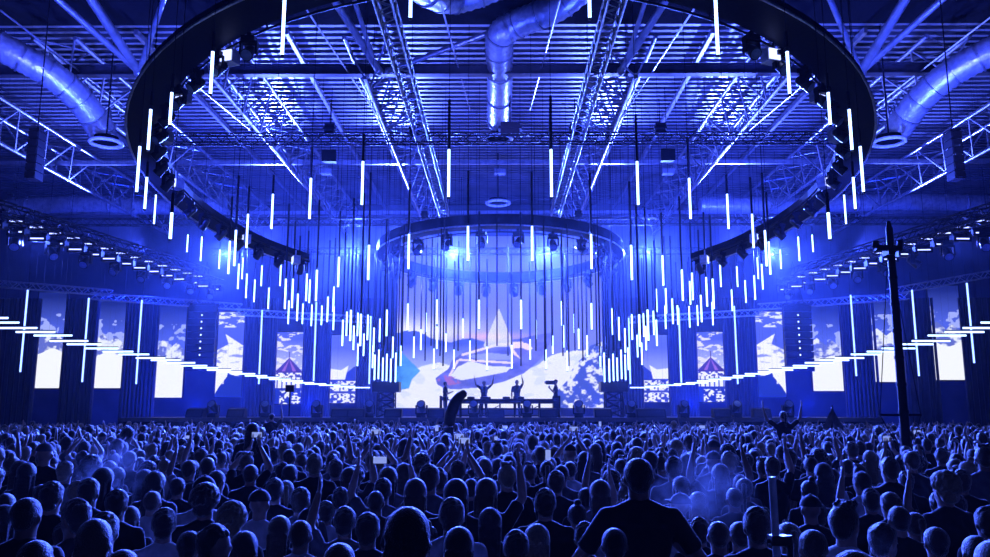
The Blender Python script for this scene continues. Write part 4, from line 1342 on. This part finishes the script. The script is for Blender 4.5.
# people seen singly in the photograph: x, top, head width, hair, hair colour, shirt, pose, facing
H_ = [
    (28, 496, 31, 'stubble', 'brown', 'dark', 'down', 0), (37, 539, 38, 'crop', 'dark', 'black', 'down', 0), (77, 497, 30, 'short', 'dark', 'dark', 'down', 1.2), (100, 522, 28, 'long', 'blond', 'dark', 'down', 0),
    (118, 488, 24, 'short', 'dark', 'black', 'down', 0), (130, 515, 25, 'long', 'dark', 'dark', 'down', 0), (153, 490, 18, 'stubble', 'brown', 'white', 'down', 0), (165, 506, 27, 'short', 'dark', 'white', 'down', 0.3),
    (206, 484, 25, 'curly', 'dark', 'black', 'down', 0), (233, 502, 27, 'curly', 'blond', 'dark', 'down', 0), (215, 522, 32, 'short', 'dark', 'dark', 'down', -1.2), (245, 528, 28, 'wavy', 'dark', 'black', 'down', 0),
    (275, 477, 20, 'short', 'dark', 'black', 'down', 0), (251, 464, 17, 'crop', 'brown', 'dark', 'down', 0), (301, 486, 22, 'short', 'brown', 'grey', 'down', 0), (280, 516, 32, 'long', 'brown', 'black', 'down', 0),
    (301, 519, 30, 'stubble', 'brown', 'white', 'down', 0), (309, 509, 24, 'cap', 'black', 'dark', 'down', 0), (326, 506, 25, 'short', 'brown', 'white', 'down', 0), (178, 477, 18, 'crop', 'dark', 'dark', 'down', 0),
    (110, 460, 16, 'crop', 'dark', 'dark', 'down', 0), (53, 480, 24, 'short', 'dark', 'black', 'down', 0), (90, 477, 22, 'short', 'dark', 'dark', 'down', 0), (5, 505, 24, 'long', 'dark', 'black', 'down', 0),
    (340, 541, 38, 'stubble', 'brown', 'dark', 'down', 0), (368, 511, 28, 'short', 'brown', 'dark', 'down', 0), (408, 503, 42, 'wavy', 'dark', 'black', 'down', 0), (452, 496, 28, 'short', 'brown', 'white', 'down', 0),
    (459, 527, 32, 'long', 'dark', 'white', 'down', 0), (490, 508, 25, 'long', 'dark', 'dark', 'down', 0), (516, 528, 30, 'short', 'dark', 'black', 'down', 0), (537, 524, 24, 'long', 'blond', 'dark', 'down', 0),
    (545, 487, 24, 'short', 'dark', 'black', 'down', 0), (577, 501, 21, 'bun', 'dark', 'white', 'down', 0), (585, 520, 22, 'short', 'dark', 'dark', 'down', 0), (517, 469, 18, 'short', 'dark', 'dark', 'down', 0),
    (456, 479, 25, 'long', 'dark', 'dark', 'down', 0), (471, 478, 16, 'crop', 'brown', 'dark', 'down', 0), (383, 477, 20, 'short', 'dark', 'grey', 'both_up', 0), (411, 471, 15, 'crop', 'dark', 'dark', 'down', 0),
    (376, 490, 20, 'stubble', 'brown', 'dark', 'down', 0), (341, 486, 22, 'short', 'dark', 'dark', 'down', 0), (570, 461, 15, 'crop', 'dark', 'white', 'down', 0), (608, 463, 16, 'short', 'dark', 'white', 'down', 0),
    (600, 480, 22, 'long', 'brown', 'grey', 'down', 0), (680, 494, 22, 'cap', 'dark', 'dark', 'down', 0.8), (698, 492, 22, 'long', 'blond', 'grey', 'down', 0),
    (756, 505, 30, 'short', 'brown', 'black', 'down', 0), (718, 520, 28, 'stubble', 'brown', 'dark', 'down', 0), (739, 521, 31, 'crop', 'dark', 'dark', 'down', 0), (734, 487, 19, 'stubble', 'brown', 'dark', 'down', 0),
    (699, 516, 19, 'short', 'dark', 'dark', 'down', 0), (740, 474, 14, 'crop', 'brown', 'grey', 'down', 0), (810, 496, 20, 'cap', 'black', 'black', 'down', 0), (817, 501, 24, 'short', 'dark', 'dark', 'down', 0),
    (843, 501, 31, 'quiff', 'dark', 'white', 'down', -0.9), (812, 528, 33, 'stubble', 'brown', 'dark', 'down', 0), (882, 521, 31, 'short', 'dark', 'black', 'down', -1.2), (898, 505, 24, 'stubble', 'dark', 'dark', 'down', 0),
    (935, 526, 28, 'crop', 'dark', 'dark', 'down', 0), (955, 492, 22, 'short', 'dark', 'grey', 'down', 0), (975, 534, 30, 'stubble', 'dark', 'dark', 'down', 0), (905, 470, 17, 'short', 'dark', 'dark', 'down', 0),
    (832, 468, 16, 'crop', 'brown', 'dark', 'down', 0), (870, 487, 19, 'short', 'dark', 'dark', 'left_up', 0), (938, 490, 19, 'short', 'dark', 'dark', 'left_up', 0), (586, 487, 18, 'crop', 'dark', 'dark', 'right_up', 0),
    (985, 505, 26, 'short', 'brown', 'dark', 'down', 0), (345, 505, 22, 'short', 'dark', 'grey', 'left_up', 0), (66, 520, 26, 'short', 'brown', 'dark', 'down', 0), (190, 530, 30, 'crop', 'dark', 'black', 'down', 0),
    (428, 532, 24, 'bun', 'brown', 'dark', 'down', 0), (614, 527, 26, 'crop', 'dark', 'white', 'down', 0), (788, 522, 26, 'ponytail', 'brown', 'grey', 'down', 0), (914, 512, 24, 'ponytail', 'brown', 'dark', 'down', 0),
]
placed = []     # (x, y)
people = []


def near(x, y, d):
    return any((x - a) ** 2 + (y - b) ** 2 < d * d for a, b in placed)


for (px, top, wdt, hair, hc, cl, pose, rz) in H_:
    Y = 0.195 * FPX / wdt
    pad = 0
    h = at(px, top, Y).z
    hh = min(max(h, 1.60), 1.95)
    if abs(hh - h) > 0.01:
        for _ in range(40):
            Y += 0.1 * (1 if at(px, top, Y).z > hh else -1)
    h = min(max(at(px, top, Y).z, 1.55), 2.0)
    p = at(px, top, Y)
    for k in range(60):
        if not near(p.x, p.y, 0.40): break
        Y += 0.06; p = at(px, top, Y); h = max(1.5, p.z)
    if hair in ('curly', 'bun', 'quiff', 'wavy', 'short'): h -= 0.02
    placed.append((p.x, p.y))
    people.append(dict(x=p.x, y=p.y, h=h, pose=pose, hair=hair, hc=hc, cl=cl, rz=rz, sk=random.choice((0, 0, 1)), hand=True))
# the big man with a phone, centre right
BM = at(638, 457, 5.7)
placed += [(BM.x, BM.y), (BM.x - 0.3, BM.y), (BM.x + 0.3, BM.y)]
NTOT = 286
cand = []
y = 3.2
row = 0
R = random.Random(11)
while y < 40:
    hwid = y * 0.615 + 0.5
    x = -hwid + R.uniform(0, .5)
    while x < hwid:
        cand.append((x + R.uniform(-.09, .09), y + R.uniform(-.14, .14)))
        x += R.uniform(.50, .66)
    y += 0.53 + (0.1 if y > 14 else 0)
far = []
for (x, yy) in cand:
    if yy > 37.0: continue
    if near(x, yy, 0.44) if yy < 12 else False: continue
    if abs(x - at(896, 400, 14).x) < .45 and abs(yy - 14) < .45: continue
    if abs(x - at(776, 500, 4.6).x) < .3 and abs(yy - 4.6) < .3: continue
    if len(people) < NTOT:
        # beyond the hand-set people only fill gaps whose head would not cover theirs
        if yy < 5.2 and R.random() < 0.85: continue
        r = R.random()
        pose = 'down' if r < .80 else R.choice(['right_up', 'left_up', 'both_up', 'phone', 'forward', 'wide_up', 'forward'])
        if yy < 7 and pose != 'forward': pose = 'down'
        hair = R.choice(['short', 'crop', 'short', 'crop', 'quiff', 'curly', 'long', 'long', 'ponytail', 'bun', 'stubble', 'cap', 'wavy'])
        hc = R.choice(['dark', 'dark', 'brown', 'brown', 'blond'])
        if hair == 'cap': hc = R.choice(['black', 'grey', 'dark'])
        h = min(max(R.gauss(1.73, .075), 1.56), 1.93)
        if yy < 6: h = min(h, 1.72)
        if hair in ('long', 'ponytail', 'bun', 'wavy'): h = min(h, 1.74)
        cl = R.choice(['black', 'black', 'dark', 'dark', 'grey', 'white'])
        placed.append((x, yy))
        people.append(dict(x=x, y=yy, h=h, pose=pose, hair=hair, hc=hc, cl=cl, rz=R.uniform(-.35, .35), sk=R.choice((0, 0, 1)), hand=False))
    else:
        far.append((x, yy))
LMX = [(40, 'at the left edge'), (85, 'left of second left screen'), (130, 'below second left screen'), (165, 'right of second left screen'), (200, 'below third left screen'), (225, 'below left speaker column'), (250, 'below left cliff screen'), (285, 'below left carousel screen'),
       (320, 'right of left carousel screen'), (355, 'below left speckled screen'), (395, 'below left speaker tower'), (425, 'below left screen end'), (455, 'below the inflatable'), (485, 'below left performer'), (510, 'between both performers'), (540, 'below right performer'), (570, 'below right booth end'), (605, 'below right screen end'),
       (640, 'below right speaker tower'), (675, 'below right speckled screen'), (705, 'below right carousel screen'), (740, 'right of right carousel screen'), (775, 'below right cliff screen'), (805, 'below right speaker column'), (840, 'below the pointed flag'), (875, 'left of the mast'), (910, 'below the mast'), (950, 'right of the mast'), (2000, 'at the right edge')]
PD = dict(down='arms down', forward='hands in front', right_up='right arm raised', left_up='left arm raised', both_up='both arms raised', phone='lifting a phone', wide_up='arms spread up', point_up='pointing up', elbows_out='elbows out')
CD = dict(black='black', dark='charcoal', grey='grey', white='white', denim='dark blue')
seen = {}
people.sort(key=lambda p: p['y'])
for k, p in enumerate(people):
    sx, sy = pix((p['x'], p['y'], p['h']))
    lm = next(n for v, n in LMX if sx < v)
    row = ['bottom edge', 'front rows', 'few rows in', 'near the middle', 'mid-crowd', 'further back', 'deep in crowd'][min(6, sum(sy < v for v in (520, 502, 485, 472, 462, 452)))]
    hd = ('%s %s-haired' % (HDESC[p['hair']], {'dark': 'dark', 'brown': 'brown', 'blond': 'blond'}[p['hc']])) if p['hair'] not in ('cap', 'stubble', 'ponytail', 'bun') else \
        {'cap': 'cap-wearing', 'stubble': 'shaven-headed', 'ponytail': 'ponytailed', 'bun': 'top-knotted'}[p['hair']]
    base = f"{hd} person in {CD[p['cl']]}{', ' + PD[p['pose']] if p['pose'] != 'down' else ''}, {row}, {lm}"
    seen.setdefault(base, []).append(k); p['label'] = base; p['sy'] = sy; p['sx'] = sx
for base, ks in seen.items():
    if len(ks) > 1:
        ks.sort(key=lambda k: people[k]['sx'])
        for i, k in enumerate(ks):
            people[k]['label'] = (('left ', 'right ') if len(ks) == 2 else ('left ', 'middle ', 'right ', 'far right '))[min(i, 3)] + base
for p in people:
    person((p['x'], p['y'], 0), p['h'], p['pose'], p['hair'], p['hc'], p['cl'], p['sk'], p['rz'], p['label'], 'crowd on the hall floor', wide=1.0)

# phone screens held up
phb = MB(); phb.box((-.038, -.005, -.075), (.038, .005, .075)); ph_me = phb.mesh('case', M['blackp'])
pss = MB(); pss.box((-.034, -.0065, -.068), (.034, -.005, .068)); ps_me = pss.mesh('display', M['phone'])


def phone(loc, rz, label, sc=1.0, flat=False):
    o = empty('phone', loc, (0, PI / 2 if flat else 0, rz)); child('case', ph_me, o); child('display', ps_me, o)
    o.scale = (sc,) * 3
    tag(o, label, 'phone', 'phones held over the crowd'); return o


for i, p in enumerate([p for p in people if p['pose'] == 'phone']):
    s = p['h'] / 1.77; q = Vector((0, .27 * s, 2.0 * s)); q.rotate(Euler((0, 0, p['rz'])))
    phone(Vector((p['x'], p['y'], 0)) + q, p['rz'], f"lit phone raised by {p['label'].split(' person')[0]} person, {', '.join(p['label'].split(', ')[-2:])}", flat=True)

# the big man
person((BM.x, BM.y, 0), BM.z, 'elbows_out', 'crop', 'dark', 'black', 1, 0.0, 'broad tall man in black T-shirt standing above the crowd with elbows out', wide=1.04)
o = phone((BM.x, BM.y + 0.36, 1.62), PI, 'dark phone held up by the tall broad man in black')

# far crowd: one object
def far_variant(pose, hair):
    (bc, bf), (sc_, sf) = body_parts(pose, dec=0.09, vox=0.03)
    tc, tf = trousers_mesh(0.08)
    parts = [(bc, bf, 0), (sc_, sf, 1), (tc, tf, 2)]
    if hair:
        hc_, hf = hair_mesh(hair, 0.05)
        parts.append((hc_, hf, 3))
    return parts


FV = [far_variant(p, h) for p, h in (('down', 'short'), ('down', 'long'), ('forward', 'crop'), ('down', 'curly'), ('right_up', 'short'), ('left_up', 'crop'), ('both_up', 'short'), ('phone', 'long'), ('wide_up', 'cap'))]
WT = [30, 16, 14, 8, 5, 5, 4, 4, 3]
av = []; af = []; ami = []; off = 0
matl = [SKIN[0], CLOTH['black'], CLOTH['denim'], HAIR['dark'], CLOTH['dark'], CLOTH['grey'], CLOTH['white'], HAIR['brown'], HAIR['blond'], SKIN[1]]
for (x, y) in far:
    v = R.choices(FV, WT)[0]
    s = min(max(R.gauss(1.73, .08), 1.55), 1.95) / 1.77; a = R.uniform(-.5, .5); ca_, sa_ = math.cos(a) * s, math.sin(a) * s
    sm = R.choice([1, 1, 4, 4, 5, 6]); hm2 = R.choice([3, 3, 7, 8]); sk = R.choice([0, 0, 9])
    for co, fs, mi in v:
        c2 = np.stack([co[:, 0] * ca_ - co[:, 1] * sa_ + x, co[:, 0] * sa_ + co[:, 1] * ca_ + y, co[:, 2] * s], 1)
        av.append(c2); af += [tuple(i + off for i in f) for f in fs]
        off += len(co); ami += [{0: sk, 1: sm, 2: 2, 3: hm2}[mi]] * len(fs)
me = bpy.data.meshes.new('crowd'); me.from_pydata(np.concatenate(av).tolist(), [], af)
for m_ in matl: me.materials.append(m_)
me.polygons.foreach_set('material_index', ami); me.polygons.foreach_set('use_smooth', [True] * len(ami))
o = bpy.data.objects.new('crowd', me); C.objects.link(o)
tag(o, 'dense far crowd filling the floor up to the stage', 'crowd', kind='stuff')
print('people', len(people), 'far', len(far), 'verts', off, 'ymax near', people[-1]['y'])

# ---- people on the stage, facing the crowd
def feet(px, Y): return (at(px, 415, Y).x, Y, SZ)


person(feet(484, 40.7), 1.78, 'wide_up', 'crop', 'dark', 'dark', 0, PI, 'performer at the left of the booth with both arms thrown up', trous='black')
person(feet(517, 40.7), 1.82, 'left_up', 'crop', 'dark', 'grey', 0, PI, 'performer at the middle of the booth raising one arm', trous='black')
person(feet(445, 40.9), 1.75, 'forward', 'crop', 'dark', 'black', 0, -1.2, 'crew member in black at the left end of the booth', trous='black')
person(feet(556, 41.3), 1.85, 'elbows_out', 'cap', 'black', 'black', 0, 1.4, 'crew member in a black cap at the right end of the booth', trous='black')
o = empty('video_camera', (at(551, 390, 41.3).x, 41.3, SZ + 1.62))
b = MB(); b.box((-.25, -.08, 0), (.2, .08, .18)); b.tube((.2, 0, .1), (.32, 0, .1), .06, n=10); b.build('housing', M['black'], o)
b = MB(); b.tube((-.32, 0, .1), (-.25, 0, .1), .07, n=10); b.build('lens', M['glassl'], o)
tag(o, 'black video camera carried by the crew member at the right of the booth', 'camera')

# ---- people sitting on shoulders, above the crowd
def raised(px, top, Y, pose, hair, hc, cl, label, rz=0):
    z = at(px, top, Y).z; x = at(px, top, Y).x
    h = 1.68; t = person((x, Y, z - h), h, pose, hair, hc, cl, 0, rz, label)
    return t


SEATED = {}


def seated_meshes(pose):
    P = POSES[pose]; mb = MB(); torso(mb); skull(mb)
    tb = MB(); tb.ell((0, 0, .93), (.178, .128, .11), 18, 10)
    for i in (0, 1):
        s = -1 if i == 0 else 1; sh = V3(*SH[i]); e = V3(*P[i][0]); w_ = V3(*P[i][1])
        capsule(mb, sh, e, .048, .038); capsule(mb, e, w_, .040, .026)
        hip = V3(s * .09, 0, .90); kn = V3(s * .15, .36, .84); an = V3(s * .15, .30, .46)
        capsule(mb, hip, kn, .08, .056); capsule(mb, kn, an, .054, .036); capsule(mb, an, an + V3(0, .13, -.04), .036, .03)
        capsule(tb, hip, kn, .094, .07); capsule(tb, kn, an, .068, .052)
    co, fs = remesh(mb, .014, 3); q = MB(); q.add([tuple(c) for c in co], fs, 0, True)
    for i in (0, 1): hand(q, V3(*P[i][1]), P[i][2], 1 if i == 0 else -1)
    return q.mesh('body', SKIN[0]), mk('trousers', remesh(tb, .018, 3), CLOTH['denim'])


def rider(px, top, Y, pose, hair, hc, cl, label, rz=0):
    p = at(px, top, Y); h = 1.68; s = h / 1.77
    if pose not in SEATED: SEATED[pose] = seated_meshes(pose)
    t = empty('person', (p.x, Y, p.z - h), (0, 0, rz)); t.scale = (s,) * 3
    child('body', SEATED[pose][0], t); child('trousers', SEATED[pose][1], t)
    o = child('shirt', SHIRT[pose], t); setmat(o, CLOTH[cl])
    o = child('hair', HAIRM[hair], t); setmat(o, HAIR[hc])
    tag(t, label, 'person')


rider(253, 423, 11.5, 'down', 'wavy', 'dark', 'dark', 'long-haired person riding on shoulders above the crowd at left')
rider(272, 413, 24, 'right_up', 'crop', 'dark', 'dark', 'person on shoulders holding up a lamp on a stick at left')
rider(783, 411, 19, 'wide_up', 'ponytail', 'dark', 'black', 'person on shoulders with both arms up at the right')
# lamp on a stick
p0 = at(289, 416, 24); p1 = at(289, 392, 24)
o = empty('stick_lamp', p0); b = MB(); b.tube((0, 0, 0), (0, 0, p1.z - p0.z), .02, n=6); b.build('stick', M['black'], o)
b = MB(); b.box((-.12, -.06, p1.z - p0.z), (.12, .06, p1.z - p0.z + .2)); b.build('housing', M['black'], o)
tag(o, 'black lamp on a thin stick raised by the person on shoulders at left', 'lamp')

# ---- phones scattered in the far crowd
for i, (px, py, Y) in enumerate(((380, 460, 8.5), (496, 440, 16), (536, 438, 18), (465, 443, 14), (505, 427, 30), (437, 428, 26), (702, 427, 26), (722, 428, 27), (917, 432, 22), (548, 455, 11), (188, 437, 18), (600, 424, 32))):
    phone(at(px, py, Y), 0, ['phone between raised hands left of centre, near the bottom', 'phone screen mid-crowd below the performers', 'bright phone below the right performer', 'phone raised below the inflatable', 'tiny phone glow under the booth', 'tiny phone glow left of the inflatable',
          'tiny phone glow at the right of the stage front', 'second tiny phone glow further right at the stage front', 'tiny phone glow beside the black mast', 'wide bright phone right of centre', 'phone glow at the left of the crowd', 'tiny phone glow right of the booth'][i], 1.0 + (0.4 if Y > 20 else 0.0), flat=(i % 2 == 0))

# ---- curved dark inflatable held up over the crowd
Y = 22.0
o = empty('inflatable', at(449, 432, Y))
pts = [(449, 436), (449, 425), (451, 413), (455, 403), (460, 396.5), (463, 394)]
b = MB(); org = at(449, 432, Y)
P = [at(a, c, Y) - org for a, c in pts]
out = []; 
for i in range(len(P) - 1):
    for k in range(4): out.append(P[i].lerp(P[i + 1], k / 4))
out.append(P[-1])
b.path(out, 0.14, 14, ribs=[0.75 + 0.4 * math.sin(PI * min(1, i / (len(out) - 1) * 0.93 + 0.07)) for i in range(len(out))])
b.ell(out[-1], (.11, .11, .11), 12, 8)
b.build('bag', M['blackp'], o)
b = MB(); b.tube(P[0] + V3(0, 0, -.25), P[0] + V3(0, 0, 0.05), .03, n=8); b.build('nozzle', M['black'], o)
tag(o, 'tall curved dark inflatable held up over the crowd left of the booth', 'inflatable')

# ---- pointed flag at right
Y = 20.0
o = empty('flag', at(832, 436, Y)); org = at(832, 436, Y)
b = MB(); b.tube(at(832, 440, Y) - org, at(832, 405, Y) - org, .012, n=6); b.build('flag_pole', M['black'], o)
b = MB(); vs = []; nn = 12
for i in range(nn + 1):
    t = i / nn
    L_ = at(832 - 9 * t ** 1.2, 407 + 22 * t, Y) - org; R_ = at(833 + 9 * t ** 1.2, 407 + 20 * t, Y) - org
    for k in range(7):
        q = L_.lerp(R_, k / 6); q.y += .06 * math.sin(k * 1.4 + t * 3); vs.append(q)
F = [(i * 7 + k, i * 7 + k + 1, i * 7 + k + 8, i * 7 + k + 7) for i in range(nn) for k in range(6)]
vs2 = [v + V3(0, .01, 0) for v in vs]
b.add(vs, F, 0, True); b.add(vs2, [f[::-1] for f in F], 0, True); b.build('cloth', CLOTH['grey'], o)
tag(o, 'pointed draped flag raised above the crowd on the right', 'flag')

# ---- black mast right with wires and cross bar
Y = 14.0
bt = at(902, 440, Y); o = empty('mast', (bt.x, Y, 0)); tp = at(889, 228, Y) - Vector((bt.x, Y, 0))
b = MB(); b.tube((0.06, 0, 0), tp, .085, .06, n=12)
for i in range(12):
    q = V3(0.06, 0, 0).lerp(tp, i / 12); b.tube(q, q + V3(0, 0, .05), .095 - .002 * i, n=12)
b.build('pole', M['black'], o)
b = MB(); c = at(888, 248, Y) - Vector((bt.x, Y, 0))
b.bar(c + V3(-.22, 0, 0), c + V3(.22, 0, .0), .09, .09); b.tube(c + V3(-.22, 0, 0), c + V3(-.2, 0, .12), .06, n=8); b.tube(c + V3(.2, 0, -.05), c + V3(.22, 0, .14), .05, n=8)
b.bar(c + V3(0, -.12, -.08), c + V3(0, .12, -.08), .1, .1); b.tube(tp, tp + V3(0, 0, .12), .05, .03, n=8)
b.build('head_fitting', M['black'], o)
b = MB(); e0 = at(880, 415, Y) - Vector((bt.x, Y, 0)); e1 = at(921, 415, Y) - Vector((bt.x, Y, 0)); b.tube(e0, e1, .022, n=6); b.build('cross_bar', M['black'], o)
for e in (e0, e1):
    b = MB(); b.tube(c, e, .008, n=4); b.tube(e, V3(0.06, 0, e.z - .8), .008, n=4); b.build('guy_wire', M['black'], o)
tag(o, 'tall black mast with guy wires standing in the crowd on the right', 'mast')

# ---- pale pole with a clamp near the camera, right
Y = 4.6
tp = at(772, 477, Y); o = empty('pole', (tp.x + .02, Y, 0))
b = MB(); b.tube((0, 0, 0), (-.02, 0, tp.z), .021, n=12); b.build('post', M['white'], o)
b = MB(); cz = at(776, 541, Y).z; b.box((-.05, -.04, cz - .02), (.05, .04, cz + .03)); b.tube((.055, 0, cz - .25), (.055, 0, cz + .03), .018, n=8); b.tube((-.07, 0, cz), (-.03, 0, cz), .012, n=8); b.build('clamp', M['blackp'], o)
tag(o, 'pale round pole with a black clamp standing at the bottom right of centre', 'pole')
# ---- small clouds of smoke over the heads
for i, (px, py, Y, r) in enumerate(((108, 472, 8.6, 0.5), (699, 492, 6.9, 0.5))):
    sm_ = bpy.data.materials.new('smoke_puff'); sm_.use_nodes = True; nt = sm_.node_tree; nt.nodes.remove(nt.nodes['Principled BSDF'])
    v_ = nt.nodes.new('ShaderNodeVolumeScatter'); v_.inputs['Color'].default_value = (0.8, 0.85, 1, 1); v_.inputs['Anisotropy'].default_value = 0.2
    tc_ = nt.nodes.new('ShaderNodeTexCoord'); ln = nt.nodes.new('ShaderNodeVectorMath'); ln.operation = 'LENGTH'; nt.links.new(tc_.outputs['Object'], ln.inputs[0])
    fall = rampn(ln.outputs['Value'], r * 0.15, r, 1.0, 0.0)
    nz = nt.nodes.new('ShaderNodeTexNoise'); nz.inputs['Scale'].default_value = 3.2; nz.inputs['Detail'].default_value = 3; nt.links.new(tc_.outputs['Object'], nz.inputs['Vector'])
    nn_ = rampn(nz.outputs[0], 0.42, 0.7, 0.0, 1.0)
    nt.links.new(mathn('MULTIPLY', mathn('MULTIPLY', fall, nn_), 0.7), v_.inputs['Density'])
    nt.links.new(v_.outputs[0], nt.nodes['Material Output'].inputs['Volume'])
    b = MB(); b.ell((0, 0, 0), (r, r, r * 0.75), 20, 12); o = b.build('smoke', sm_, loc=at(px, py, Y))
    tag(o, ['small cloud of pale smoke over the heads at the left', 'small cloud of pale smoke over the heads right of the big man'][i], 'smoke', kind='stuff')
mover_del = [o for o in bpy.data.objects if o.name in ('moving_head',) and not o.get('label')]
for o in mover_del:
    for ch in kids(o):
        for g in kids(ch): bpy.data.objects.remove(g)
        bpy.data.objects.remove(ch)
    bpy.data.objects.remove(o)
